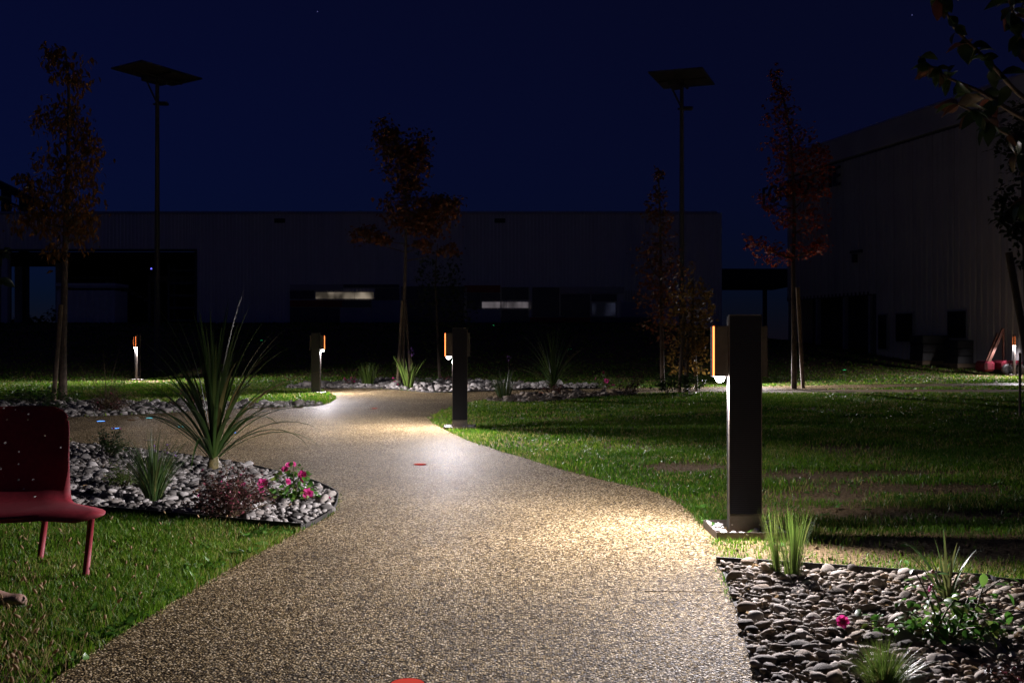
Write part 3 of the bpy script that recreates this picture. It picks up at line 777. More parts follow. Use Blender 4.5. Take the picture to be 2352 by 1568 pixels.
# ------------------------------------------------------------------ red chair
def chair():
    t = thing('perforated_chair', 'red perforated metal chair on the lawn at the left edge', 'chair', (-2.59, 5.12, 0))
    f = Vector((.22, -.975, 0)).normalized(); s = Vector((f.y, -f.x, 0))   # s points left-near
    prof = [(.30, .318), (.285, .338), (.25, .352), (.15, .353), (.02, .347), (-.10, .345), (-.17, .352), (-.215, .385), (-.24, .44), (-.265, .54), (-.29, .64), (-.315, .74), (-.335, .80), (-.35, .835)]
    hw = [.38, .48, .51, .48, .41, .32, .275, .258, .252, .248, .244, .238, .215, .15]
    pr = catmull(prof, 4); hws = [q[0] for q in catmull([(h, 0) for h in hw], 4)]
    nu = 14; V = []; UV = []; Fq = []
    L = 0; ls = [0]
    for a, b in zip(pr[:-1], pr[1:]): L += math.hypot(a[0] - b[0], a[1] - b[1]); ls.append(L)
    for i, ((px, pz), h) in enumerate(zip(pr, hws)):
        for k in range(nu + 1):
            u = -1 + 2 * k / nu; q = u * h
            back = min(max((ls[i] - .52) / .2, 0), 1)
            p = s * q + f * (px + .045 * back * u * u) + Vector((0, 0, pz - .012 * (1 - back) * (1 - u * u) - .03 * (1 - back) * max(abs(u) - .6, 0) * 2.0))
            V.append(p); UV.append((q, ls[i]))
    for i in range(len(pr) - 1):
        for k in range(nu): a = i * (nu + 1) + k; Fq.append((a, a + 1, a + nu + 2, a + nu + 1))
    me = new_mesh('shell', V, Fq, True); uv = me.uv_layers.new(name='UVMap')
    for lp in me.loops: uv.data[lp.index].uv = UV[lp.vertex_index]
    sh = obj('shell', me, CHAIR_MAT, t); so = sh.modifiers.new('thickness', 'SOLIDIFY'); so.thickness = .005
    W = lambda X, Y, z: (X + 2.59, Y - 5.12, z)
    for top, bot in [((-2.11, 5.00, .335), (-2.154, 5.03, 0)), ((-2.50, 5.36, .335), (-2.57, 5.42, 0)), ((-2.56, 4.78, .335), (-2.62, 4.74, 0)), ((-2.90, 5.06, .335), (-2.98, 5.10, 0))]:
        MB().tube([W(*bot), W(*top)], [.0165, .0165], 14).build('leg', M['red_paint'], t, True)
    fr = MB(); pts = [W(-2.11, 5.00, .328), W(-2.50, 5.36, .328), W(-2.90, 5.06, .328), W(-2.56, 4.78, .328), W(-2.11, 5.00, .328)]
    fr.tube(pts, .010, 8); fr.build('seat_frame', M['red_paint'], t, True)
def chair_mat():
    m = noisy('red_perforated_metal', (.17, .011, .019), (.23, .016, .027), 40, .6, 0); t, ns, L, b = nodes(m)
    uv = N(t, 'ShaderNodeUVMap'); v = N(t, 'ShaderNodeTexVoronoi'); v.inputs['Scale'].default_value = 24; v.inputs['Randomness'].default_value = .75
    L.new(uv.outputs[0], v.inputs['Vector'])
    lt = N(t, 'ShaderNodeMath', operation='LESS_THAN'); lt.inputs[1].default_value = .17; L.new(v.outputs['Distance'], lt.inputs[0])
    sp = N(t, 'ShaderNodeSeparateXYZ'); L.new(uv.outputs[0], sp.inputs[0])
    gt = N(t, 'ShaderNodeMath', operation='GREATER_THAN'); gt.inputs[1].default_value = .50; L.new(sp.outputs[1], gt.inputs[0])
    mu = N(t, 'ShaderNodeMath', operation='MULTIPLY'); L.new(lt.outputs[0], mu.inputs[0]); L.new(gt.outputs[0], mu.inputs[1])
    tr = N(t, 'ShaderNodeBsdfTransparent'); mx = N(t, 'ShaderNodeMixShader')
    L.new(mu.outputs[0], mx.inputs[0]); L.new(b.outputs[0], mx.inputs[1]); L.new(tr.outputs[0], mx.inputs[2])
    L.new(mx.outputs[0], ns['Material Output'].inputs['Surface'])
    return m
CHAIR_MAT = chair_mat()
chair()

# shoe at the left edge
def shoe():
    x, d = FP(66, 1517); t = thing('shoe', 'brown rounded shoe toe in the grass at the left edge below the chair', 'shoe', (x, d, 0))
    secs = [(0.0, .010, .012, .020), (-.012, .030, .020, .034), (-.035, .040, .024, .038), (-.065, .044, .024, .034), (-.10, .045, .030, .036), (-.15, .042, .042, .046), (-.20, .038, .052, .056), (-.26, .036, .05, .056), (-.285, .022, .045, .05)]
    V = []; Fq = []; n = 14
    for px, hw, hh, zc in secs:
        for k in range(n):
            a = 2 * math.pi * k / n; V.append((px, hw * math.cos(a), max(zc + hh * math.sin(a), .012)))
    for i in range(len(secs) - 1):
        for k in range(n): j = (k + 1) % n; Fq.append((i * n + k, i * n + j, (i + 1) * n + j, (i + 1) * n + k))
    Fq += [tuple(range(n)), tuple(reversed(range((len(secs) - 1) * n, len(secs) * n)))]
    u = obj('upper', new_mesh('upper', V, Fq, True), M['shoe'], t); sm = u.modifiers.new('smooth', 'SUBSURF'); sm.levels = 1; sm.render_levels = 2
    ol = [(-.0 , 0), (-.012, .033), (-.05, .046), (-.11, .048), (-.2, .041), (-.28, .03), (-.29, 0), (-.28, -.03), (-.2, -.041), (-.11, -.048), (-.05, -.046), (-.012, -.033)]
    V = [(a, b, z) for z in (.0, .014) for a, b in ol]; m_ = len(ol)
    Fq = [(i, (i + 1) % m_, m_ + (i + 1) % m_, m_ + i) for i in range(m_)] + [tuple(range(m_)), tuple(range(m_, 2 * m_))]
    obj('sole', new_mesh('sole', V, Fq), M['sole'], t)
shoe()

# ------------------------------------------------------------------ plants
def sword_leaf(tilt, L, wd, droop, seed, rot=0):
    """sword-shaped leaf leaning by tilt from the vertical, arching over"""
    r = np.random.default_rng(seed); n = 9; V = []; F_ = []; p = np.array([0., 0, 0]); a = tilt * .55
    for i in range(n + 1):
        t = i / n; hw = wd * .5 * (.55 + .9 * t if t < .4 else .91 * (1 - ((t - .4) / .6) ** 1.7)); hw = max(hw, .0008)
        dr = np.array([math.sin(a), 0, math.cos(a)]); nr = np.array([math.cos(a), 0, -math.sin(a)])
        V += [tuple(p + np.array([0, -hw, 0]) - nr * hw * .35), tuple(p), tuple(p + np.array([0, hw, 0]) - nr * hw * .35)]
        p = p + dr * L / n; a += (tilt * .45 + droop) / n * (.6 + 1.0 * t)
    for i in range(n): q = i * 3; F_ += [(q, q + 3, q + 4, q + 1), (q + 1, q + 4, q + 5, q + 2)]
    return new_mesh('leaf', V, F_, True)
LEAFV = {}
def cordyline(label, x, y, scale, n, seed, trunk_h=.07):
    t = thing('cordyline_plant', label, 'plant', (x, y, .02), 0, 'cordylines')
    r = np.random.default_rng(seed)
    MB().tube([(0, 0, -.02), (.0, 0, .05 * scale), (.005, 0, trunk_h * scale), (.0, 0, (trunk_h + .14) * scale)], [.045 * scale, .05 * scale, .042 * scale, .012 * scale], 10).build('stem', M['crown_base'], t, True)
    for i in range(n):
        q = (i + .5) / n; tilt = math.radians(4 + 84 * q ** 1.15) + r.normal(0, .10)
        key = (round(tilt, 1), int(r.integers(3)))
        if key not in LEAFV:
            LEAFV[key] = sword_leaf(key[0], 1.0, .041, .25 + .55 * r.random() * q + .25 * q, int(r.integers(1e6)))
            LEAFV[key].materials.append(M['cordyline'])
        o = bpy.data.objects.new('leaf', LEAFV[key]); link(o, t)
        L = scale * (1.30 - .24 * q) * r.uniform(.82, 1.06)
        az = i * 2.39996 + r.normal(0, .2)
        o.location = (.022 * scale * math.cos(az), .022 * scale * math.sin(az), (trunk_h + .10 * (1 - q)) * scale)
        o.rotation_euler = (0, 0, az); o.scale = (L, scale * r.uniform(.75, 1.1), L)
    return t
px, pd = P(490, 1082)
cordyline('large cordyline with long sword leaves in the left pebble bed', px, pd, 1.08, 72, 1)
px, pd = P(1270, 905)
cordyline('smaller cordyline in the middle distance between lawn and far path', px, pd, 1.12, 48, 2)

def tuft(name, label, x, y, n, L, spread, wd, matl, seed, base=.04, droop=.5, group=None, z=.01):
    """clump of arching narrow blades, one mesh"""
    r = np.random.default_rng(seed); VV = []; FF = []; TT = []; seg = 6; off = 0
    for i in range(n):
        a = r.uniform(0, 6.283); q = r.random() ** .7; th = q * spread; l = L * r.uniform(.55, 1.08); w_ = wd * r.uniform(.7, 1.2)
        p = np.array([math.cos(a) * base * q, math.sin(a) * base * q, 0.]); ang = th * .4
        wv = np.array([-math.sin(a + r.normal(0, .6)), math.cos(a + r.normal(0, .6)), 0])
        dz = droop * r.uniform(.4, 1.3) * (.3 + q)
        for k in range(seg + 1):
            t = k / seg; hw = w_ * .5 * (1 - t ** 2.2) + .0003
            VV += [p - wv * hw, p + wv * hw]
            p = p + np.array([math.sin(ang) * math.cos(a), math.sin(ang) * math.sin(a), math.cos(ang)]) * l / seg
            ang += (th * .6 + dz) / seg
        for k in range(seg): FF.append((off + 2 * k, off + 2 * k + 1, off + 2 * k + 3, off + 2 * k + 2))
        off += 2 * (seg + 1); TT += [float(np.clip(r.normal(.4, .25), 0, 1))] * (2 * (seg + 1))
    o = obj(name, mesh_np(name, np.array(VV), [np.array(FF)], True, TT), matl, loc=(x, y, z))
    return tag(o, label, 'plant', group)
def at(x, y): return P(x, y)
x, y = at(352, 1152); tuft('ornamental_grass', 'dark green fountain-like grass tuft in the left pebble bed', x, y, 330, .52, .95, .007, M['tuft'], 3, .05, .4)
x, y = at(1786, 1322); tuft('ornamental_grass', 'narrow upright grass clump leaning left before the bright bollard', x, y, 70, .33, .24, .0030, M['fountain'], 4, .022, .1).rotation_euler = (0, math.radians(-9), 0)
x, y = at(1822, 1328); tuft('ornamental_grass', 'fuller upright grass clump just right of the leaning one', x, y, 150, .34, .34, .0030, M['fountain'], 5, .04, .12)
x, y = at(2030, 1590); tuft('ornamental_grass', 'fine low grass tuft at the bottom edge in the near pebbles', x, y, 520, .17, 1.15, .0022, M['fountain'], 6, .05, .5)
x, y = at(2175, 1385); tuft('agapanthus_plant', 'strap-leaved plant rising behind the near rose shrub', x, y, 26, .34, .95, .014, M['tuft'], 7, .03, .45)
x, y = at(1158, 917); tuft('agapanthus_plant', 'strap-leaved plant with a thin flower stalk at the lawn corner', x, y, 120, .62, .75, .016, M['tuft'], 8, .12, .3)
x, y = at(938, 893); tuft('agapanthus_plant', 'bright green strap-leaved plant at the foot of the central tree', x, y, 46, .85, .6, .035, M['fountain'], 9, .1, .35)
x, y = at(845, 886); tuft('yellow_green_perennial', 'yellow-green perennial right of the left bollard', x, y, 150, .62, .45, .016, M['fountain'], 10, .14, .2)

def flower_stalk(label, base, top, rad, parent_mat, n, seed, size, cat='flower'):
    t = thing('flower_stalk', label, cat, base); r = np.random.default_rng(seed)
    b = Vector(base); tp = Vector(top) - b
    MB().tube([(0, 0, 0), tuple(tp * .5 + Vector((.01, 0, 0))), tuple(tp)], [rad, rad * .8, rad * .6], 6).build('stalk', M['stem'], t, True)
    for i in range(n):
        o = bpy.data.objects.new('floret', FLORET); link(o, t)
        dvec = Vector(r.normal(size=3)).normalized(); o.location = tp + dvec * size * .55
        o.rotation_euler = dvec.to_track_quat('X', 'Z').to_euler(); s_ = size * r.uniform(.6, 1); o.scale = (s_, s_, s_)
v, f = leaf_verts(3, .55, .3, .1); FLORET = mesh_np('floret', v, [f]); FLORET.materials.append(M['violet'])
p0 = P(940, 889); flower_stalk('violet flower head on a tall stalk by the central tree', (p0[0], p0[1], 0), Q(945, 808, p0[1]), .009, None, 22, 1, .085)
p0 = P(1166, 912); flower_stalk('violet flower on a thin stalk above the lawn corner plant', (p0[0], p0[1], 0), Q(1168, 823, p0[1]), .007, None, 12, 2, .06)
for i, (tx, ty) in enumerate([(356, 1030), (378, 1036), (399, 1042), (385, 1025)]):
    p0 = P(352 + i * 6, 1149); flower_stalk(['small violet flower leaning left over the dark grass tuft', 'small violet flower second from left over the dark tuft', 'small violet flower farthest right over the dark tuft', 'topmost small violet flower over the dark tuft'][i],
                 (p0[0], p0[1], .02), Q(tx, ty, p0[1]), .0025, None, 7, 10 + i, .022)

def shrub(name, label, x, y, rx, h, n, leaf, matl, seed, ry=None, shape=None, up=(-.5, .9), stems=10, flowers=0, fmat=None, zlo=.1, group=None, wispy=0, fsize=.03):
    t = thing(name, label, 'shrub', (x, y, 0.01), 0, group); r = np.random.default_rng(seed); ry = ry or rx
    # leaves crowd round twig ends
    k = max(6, n // 22); tips = []
    for i in range(k):
        u = r.normal(size=3); u /= np.linalg.norm(u); u[2] = abs(u[2]); q = r.random() ** .4
        tips.append(np.array([u[0] * rx * q, u[1] * ry * q, zlo * h + (1 - zlo) * h * (.15 + .85 * abs(u[2]) * q ** .5 * r.uniform(.5, 1.1))]))
    tips = np.array(tips); who = r.integers(0, k, n); base = tips * np.array([.25, .25, .12])
    s = r.uniform(.45 if not wispy else .1, 1.05, n)[:, None]
    pos = base[who] * (1 - s) + tips[who] * s + r.normal(0, .06 * rx, (n, 3)); pos[:, 2] = np.clip(pos[:, 2], .01, None)
    sz = leaf * r.uniform(.6, 1.2, n)
    fo = obj('foliage', leaf_cloud('foliage', pos, sz, r, shape, up), matl, t)
    mb = MB()
    for i in r.choice(k, min(k, stems), replace=False):
        p = tips[i]; mb.tube([(p[0] * .1, p[1] * .1, 0), tuple(p * np.array([.45, .45, .6])), tuple(p)], [.006, .004, .0015], 5)
    mb.build('stems', M['stem'], t)
    for i in range(flowers):
        p = tips[int(r.integers(k))] * np.array([1, 1, 1.04]) + np.array([0, 0, .01])
        o = bpy.data.objects.new('blossom', FLORET_P if fmat is None else fmat); link(o, t); o.location = p; s_ = fsize * r.uniform(.6, 1.2); o.scale = (s_,) * 3
        o.rotation_euler = (r.uniform(0, 6), r.uniform(-.6, .6), r.uniform(0, 6))
    return t

def rose_flower_mesh(seed, dark=False):
    """ruffled open rose: whorls of cupped petals"""
    r = np.random.default_rng(seed); V = []; F_ = []
    for ring_, (cnt, rad, tilt) in enumerate([(4, .35, .35), (5, .65, .75), (6, 1.0, 1.15)]):
        for i in range(cnt):
            a = 2 * math.pi * (i + .5 * ring_) / cnt + r.normal(0, .12); w_ = rad * 1.0; n0 = len(V)
            for iu in range(4):
                for iv in range(5):
                    u = iu / 3; vv = -1 + iv / 2
                    rr = rad * (.12 + u * math.sin(tilt) * .95) ; zz = rad * u * math.cos(tilt) * .9 + .10 * math.sin(vv * 4 + r.normal(0, .4)) * u
                    side = vv * w_ * .5 * math.sin(math.pi * (.18 + .62 * u)); cup = -.22 * vv * vv * u
                    V.append(((rr + cup * .4) * math.cos(a) - side * math.sin(a), (rr + cup * .4) * math.sin(a) + side * math.cos(a), zz + .10 * vv * vv * u))
            for iu in range(3):
                for iv in range(4): q = n0 + iu * 5 + iv; F_.append((q, q + 1, q + 6, q + 5))
    return new_mesh('blossom', V, F_, True)
FLORET_P = rose_flower_mesh(1); FLORET_P.materials.append(M['petal'])
FL2 = rose_flower_mesh(2); FL2.materials.append(M['petal'])

sm_leaf = leaf_verts(2, .35, .2, .2)
# left bed
x, y = at(530, 1192); shrub('low_shrub', 'dark reddish fine-leaved shrub at the front of the left bed', x, y, .30, .40, 3600, .028, M['shrub_red'], 41, shape=leaf_verts(2, .45), flowers=9, fsize=.012, stems=30)
x, y = at(283, 1122); shrub('low_shrub', 'small round green shrub left of the dark grass tuft', x, y, .17, .24, 1100, .022, M['shrub_light'], 42, shape=leaf_verts(2, .5), stems=14)
x, y = at(250, 1052); shrub('low_shrub', 'dark rounded shrub at the back of the left bed by the path', x, y, .22, .34, 1100, .03, M['shrub'], 43, shape=leaf_verts(2, .5), flowers=3, fsize=.012, stems=16)
x, y = at(140, 1020); shrub('low_shrub', 'small green sprig at the chair back by the path', x, y, .10, .16, 160, .04, M['shrub_light'], 44, stems=6)

def rose(label, x, y, tips, n_leaf, leaf, seed, flowers, buds=()):
    """arching canes with separate leaves and ruffled blossoms"""
    t = thing('rose_shrub', label, 'shrub', (x, y, .01), 0, 'rose shrubs'); r = np.random.default_rng(seed); segs = []
    for i, tp in enumerate(tips):
        tp = np.array(tp) - np.array([x, y, .01]); b = np.array([r.normal(0, .03), r.normal(0, .03), 0]); m_ = b * .5 + tp * .5 + np.array([0, 0, .22 * np.linalg.norm(tp)]) * r.uniform(.3, .9)
        pts = [(1 - s) ** 2 * b + 2 * s * (1 - s) * m_ + s * s * tp for s in np.linspace(0, 1, 7)]
        MB().tube([tuple(p) for p in pts], list(np.linspace(.0055, .0022, 7)), 6).build('cane', M['stem'], t, True); segs.append(pts)
    for i in range(n_leaf):
        pts = segs[int(r.integers(len(segs)))]; s = r.uniform(.22, 1) * 5.99; k = int(s); p = pts[k] * (1 - s + k) + pts[k + 1] * (s - k)
        o = bpy.data.objects.new('leaf', ROSE_LEAF[int(r.integers(3))]); link(o, t)
        off = r.normal(0, 1, 3) * np.array([.035, .035, .018]) * leaf / .045
        o.location = p + off; o.location.z = max(o.location.z, .02); s_ = leaf * r.uniform(.6, 1.25); o.scale = (s_,) * 3
        a = math.atan2(off[1], off[0]) + r.normal(0, .4); o.rotation_euler = (r.normal(0, .45), r.normal(.15, .45), a)
    for fp, fs, rot, me in flowers:
        o = bpy.data.objects.new('blossom', me); link(o, t); o.location = np.array(fp) - np.array([x, y, .01]); o.scale = (fs,) * 3; o.rotation_euler = rot
    for fp, fs in buds:
        mb = MB(); mb.lathe([(.15, -.6), (.55, -.2), (.62, .25), (.35, .6), (.05, .75)], 9); o = mb.build('bud', M['rust'], t, True)
        o.location = np.array(fp) - np.array([x, y, .01]); o.scale = (fs,) * 3; o.rotation_euler = (math.radians(150), .3, 0)
    return t
ROSE_LEAF = []
for k in range(3):
    v, f = leaf_verts(4, .62 + .06 * k, .35, .12 + .12 * k, .85); me = mesh_np('leaf', v, [f], True); me.materials.append(M['rose_leaf']); ROSE_LEAF.append(me)
# near right rose
x, y = at(2185, 1470)
tips = [tuple(Q(a, b, y + dy)) for a, b, dy in [(1960, 1432, .08), (2000, 1425, .0), (2070, 1400, .1), (2100, 1310, .05), (2140, 1345, .05), (2190, 1380, -.05), (2230, 1360, .1), (2270, 1310, .0), (2300, 1330, .1), (2330, 1400, 0), (2300, 1440, -.1), (2345, 1470, .05), (2240, 1440, -.15), (2120, 1440, -.1), (2050, 1440, -.05), (2180, 1420, .15)]]
fl = [(tuple(Q(1934, 1428, y + .08)), .028, (math.radians(55), math.radians(-25), .3), FLORET_P), (tuple(Q(2133, 1347, y + .04)), .019, (math.radians(110), .2, 1), FL2), (tuple(Q(2280, 1440, y)), .010, (.8, .2, 0), FL2)]
rose('near rose shrub with one open pink blossom in the right pebble bed', x, y, tips, 285, .043, 51, fl, [(tuple(Q(2143, 1311, y + .04)), .013)])
# left bed rose
x, y = at(668, 1152)
tips = [tuple(Q(a, b, y + dy)) for a, b, dy in [(610, 1115, .1), (630, 1090, .1), (655, 1072, .15), (675, 1066, .0), (690, 1080, .1), (700, 1095, 0), (718, 1120, -.05), (705, 1130, -.1), (650, 1120, -.1), (625, 1130, -.1), (735, 1143, .0), (680, 1110, -.1)]]
fl = [(tuple(Q(a, b, y + c)), s, rt, FLORET_P if i % 2 else FL2) for i, (a, b, c, s, rt) in enumerate([(603, 1110, -.05, .040, (1.2, 0, .2)), (598, 1125, -.05, .032, (1.4, .2, 1)), (694, 1090, .0, .034, (1.3, .3, 0)), (690, 1102, -.02, .030, (1.2, 0, 2)), (706, 1133, -.08, .042, (1.3, -.2, .5)),
      (662, 1068, .1, .022, (1.0, 0, .2)), (674, 1066, .1, .020, (1.3, .4, 1)), (654, 1078, .05, .026, (1.0, .1, 0)), (660, 1106, -.1, .026, (1.2, 0, 1)), (755, 1145, 0, .016, (1, 0, 0)), (560, 1112, -.1, .018, (1, 0, 0))])]
rose('rose shrub with several magenta blossoms at the tip of the left bed', x, y, tips, 210, .046, 52, fl)

# plants of the far beds
x, y = at(245, 947); shrub('wispy_shrub', 'wispy brown shrub with thin arching twigs before the far bollard', x, y, .75, 1.05, 900, .04, M['twig'], 61, stems=44, wispy=1, zlo=.02)
x, y = at(250, 948); shrub('low_shrub', 'dense dark reddish shrub under the wispy twigs', x, y, .34, .42, 700, .05, M['shrub_red'], 62)
x, y = at(435, 944); shrub('low_shrub', 'reddish upright shrub behind the big cordyline', x, y, .32, .55, 500, .055, M['shrub_red'], 63)
x, y = at(90, 930); shrub('low_shrub', 'dark green spreading shrub beside the orange tree', x, y, .8, .35, 800, .07, M['shrub'], 64)
x, y = at(125, 945); shrub('low_shrub', 'small dark shrub at the foot of the orange tree', x, y, .3, .22, 300, .05, M['shrub'], 65)
x, y = at(806, 888); shrub('flowering_shrub', 'small reddish shrub with pink flowers near the left bollard', x, y, .25, .42, 300, .05, M['shrub_red'], 66, flowers=9, fsize=.035)
x, y = at(912, 889); shrub('flowering_shrub', 'low shrub with bright pink blossoms under the central tree', x, y, .22, .2, 220, .06, M['shrub_light'], 67, flowers=6, fsize=.06)
x, y = at(1385, 897); shrub('flowering_shrub', 'green shrub with pink blossoms right of the small cordyline', x, y, .42, .45, 380, .07, M['shrub_light'], 68, flowers=7, fsize=.055)
x, y = at(1268, 906); shrub('low_shrub', 'dark low shrub at the foot of the small cordyline', x, y, .35, .25, 420, .06, M['shrub_red'], 69)
x, y = at(1450, 905); shrub('low_shrub', 'dark spiky shrub between small cordyline and slender tree', x, y, .55, .65, 700, .06, M['shrub_red'], 70, wispy=1, stems=20)
x, y = at(1530, 903); shrub('low_shrub', 'dark bush at the foot of the slender tree', x, y, .4, .55, 650, .07, M['shrub'], 71)
x, y = at(1585, 903); shrub('low_shrub', 'leafy dark bush left of the bright bollard lamp', x, y, .45, .6, 650, .075, M['shrub'], 72)
x, y = at(1040, 880); shrub('low_shrub', 'dark low shrub behind the middle bollard', x, y, .4, .4, 350, .07, M['shrub_red'], 73)
x, y = at(985, 884); shrub('low_shrub', 'low dark ground shrub right of the central tree', x, y, .55, .22, 350, .06, M['shrub'], 74)
x, y = at(2340, 1590); shrub('low_shrub', 'dark red small-leaved shrub in the bottom right corner', x, y, .14, .13, 260, .022, M['shrub_red'], 75, shape=leaf_verts(2, .5))

# ------------------------------------------------------------------ trees
def tree(name, label, base, trunk, rad, blobs, leaf, matl, seed, stakes=(), limbs=True, shape=None, up=(-.9, .5), group=None, droop=False, depth=.8, zb=0.0):
    bx, by = base; t = thing(name, label, 'tree', (bx, by, zb), 0, group); r = np.random.default_rng(seed)
    o = np.array([bx, by, zb])
    pts = [np.array(Q(x, y, by + dy)) - o for x, y, dy in trunk]; pts[0][2] = -.03
    cp = [np.array(p) for p in catmull(pts, 5)]
    tk = MB().tube([tuple(p) for p in cp], list(np.linspace(rad, rad * .22, len(cp))), 9).build('trunk', M['bark'], t, True)
    P_ = []; S_ = []; n_mul = 1.3
    for (x, y, rx, ry, n) in blobs:
        n = int(n * n_mul); sc_ = by / FV; dy = r.uniform(-.5, .5) * rx * sc_ * depth
        c = np.array(Q(x, y, by + dy)) - o; RX, RZ = rx * sc_, ry * sc_; RY = RX * depth
        if limbs:
            k0 = np.argmin([np.linalg.norm((p - c) * np.array([1, 1, 1])) + 3 * max(0, p[2] - c[2] + .25 * abs(p[0] - c[0])) for p in cp]); a = cp[k0]
            lm = MB(); mid = (a + c) / 2 + np.array([0, 0, -.06 * np.linalg.norm(a - c)]); lm.tube([tuple(a), tuple(mid), tuple(c)], [rad * .32, rad * .2, rad * .08], 6)
        nt_ = max(4, n // 7); u = r.normal(size=(nt_, 3)); u /= np.linalg.norm(u, axis=1)[:, None]; q = r.random(nt_) ** .42 * 1.12
        tips = c + u * q[:, None] * np.array([RX, RY, RZ])
        if limbs:
            for tp in tips[:: 4]: lm.tube([tuple(mid * .15 + c * .85), tuple(tp)], [rad * .08, rad * .03], 4, False)
            lm.build('limb', M['bark'], t, True)
        who = r.integers(0, nt_, n); p = tips[who] + r.normal(0, 1, (n, 3)) * np.array([RX, RY, RZ]) * .24
        P_.append(p); S_.append(leaf * r.uniform(.6, 1.25, n))
    P_ = np.concatenate(P_); S_ = np.concatenate(S_)
    obj('crown', leaf_cloud('crown', P_, S_, r, shape, up), matl, t)
    for (x0, y0, x1, y1, dy, rs) in stakes:
        a = np.array(Q(x0, y0, by + dy)) - o; b = np.array(Q(x1, y1, by + dy * .3)) - o; a[2] = -.02
        MB().tube([tuple(a), tuple(b)], rs, 8).build('support_stake', M['stake'], t, True)
    return t
droop_leaf = leaf_verts(3, .42, .25, .5)
maple = leaf_verts(2, .75, .25, .25)

tree('young_tree', 'slender young tree with orange-brown leaves at left', P(138, 926), [(142, 926, 0), (146, 760, 0), (150, 560, 0), (156, 380, 0), (158, 220, 0), (150, 120, 0)], .075,
     [(125, 130, 28, 30, 130), (180, 165, 30, 40, 100), (150, 175, 30, 24, 70), (125, 270, 45, 42, 150), (165, 290, 48, 58, 240), (200, 345, 40, 38, 160), (150, 370, 55, 40, 200), (185, 410, 48, 30, 150), (60, 420, 32, 22, 80), (105, 455, 50, 42, 180), (175, 470, 50, 46, 230), (150, 510, 60, 30, 170), (70, 500, 45, 38, 160), (190, 535, 35, 40, 120), (120, 560, 30, 40, 60), (140, 590, 22, 20, 30)], .115, M['orange_leaf'], 81,
     stakes=[(122, 930, 140, 700, -.25, .045), (150, 916, 146, 690, .3, .04)], shape=droop_leaf, up=(-1.3, .1), group='young staked trees')
tree('young_tree', 'young tree with dark tufted crown behind the path bend, centre', P(926, 884), [(924, 884, 0), (926, 760, 0), (930, 640, 0), (932, 540, 0), (930, 430, 0), (900, 310, 0)], .062,
     [(890, 300, 28, 28, 220), (905, 340, 40, 30, 260), (960, 350, 32, 42, 320), (930, 385, 50, 40, 380), (935, 425, 30, 30, 160), (930, 480, 48, 40, 360), (985, 500, 50, 40, 380), (1030, 470, 32, 26, 220), (1000, 470, 40, 26, 200), (960, 520, 40, 20, 160), (840, 540, 38, 18, 190), (880, 548, 24, 10, 60), (975, 560, 30, 14, 90), (1020, 572, 28, 14, 80)], .13, M['brown_leaf'], 82,
     stakes=[(912, 886, 924, 690, -.3, .034), (944, 880, 930, 690, .3, .034)], shape=maple, up=(-1.0, .4), group='young staked trees')
tree('shrub_tree', 'tall dark multi-stemmed shrub standing behind the middle bollard', P(1020, 872), [(1010, 872, 0), (1005, 760, 0), (1000, 640, 0), (1005, 560, 0)], .05,
     [(985, 640, 30, 60, 160), (1040, 630, 32, 70, 190), (990, 720, 40, 60, 170), (1045, 720, 45, 60, 190), (1020, 790, 45, 40, 120), (1085, 745, 30, 40, 60)], .11, M['hedge'], 83, shape=maple)
tree('young_tree', 'slender red-brown tree left of the right street lamp', P(1520, 895), [(1522, 895, 0), (1520, 780, 0), (1518, 640, 0), (1516, 500, 0), (1512, 390, 0)], .06,
     [(1513, 400, 12, 20, 40), (1512, 445, 20, 26, 70), (1500, 490, 26, 26, 80), (1528, 510, 22, 24, 60), (1515, 560, 42, 32, 150), (1490, 610, 42, 40, 170), (1530, 620, 40, 40, 170), (1500, 680, 48, 40, 180), (1540, 690, 36, 40, 140), (1520, 745, 50, 40, 160)], .10, M['brown_leaf'], 84, shape=maple, group='young staked trees')
tree('young_tree', 'bushy amber-leaved young tree just left of the bright bollard', P(1582, 899), [(1575, 899, 0), (1580, 800, 0), (1590, 720, 0), (1592, 630, 0)], .06,
     [(1590, 640, 26, 30, 60), (1575, 690, 34, 34, 110), (1605, 700, 30, 40, 130), (1622, 730, 20, 26, 60), (1570, 745, 36, 34, 120), (1605, 765, 32, 34, 130), (1580, 800, 40, 30, 110), (1612, 800, 22, 26, 60), (1555, 830, 28, 26, 60), (1590, 840, 30, 24, 60)], .105, M['amber_leaf'], 85,
     stakes=[(1560, 900, 1572, 720, -.2, .045), (1600, 896, 1590, 730, .3, .04)], shape=maple, group='young staked trees')
tree('young_tree', 'young maple with red autumn leaves right of the bright bollard', P(1836, 893), [(1824, 893, 0), (1824, 760, 0), (1822, 620, 0), (1824, 480, 0), (1815, 320, 0), (1790, 180, 0)], .07,
     [(1783, 180, 14, 26, 70), (1795, 225, 28, 28, 120), (1800, 275, 36, 30, 160), (1790, 330, 34, 30, 130), (1840, 320, 36, 34, 150), (1880, 345, 26, 22, 80), (1830, 380, 50, 30, 180), (1880, 400, 28, 40, 120), (1800, 420, 40, 30, 120), (1850, 450, 45, 36, 160), (1775, 465, 34, 20, 110), (1795, 500, 30, 22, 90), (1850, 520, 46, 36, 140), (1730, 555, 28, 14, 70), (1765, 575, 36, 22, 120), (1800, 590, 24, 18, 60), (1860, 575, 40, 18, 90), (1890, 555, 20, 14, 40)], .10, M['red_leaf'], 86,
     stakes=[(1845, 893, 1832, 660, .3, .05)], shape=maple, group='young staked trees')
x, y = 8.14, 15.7
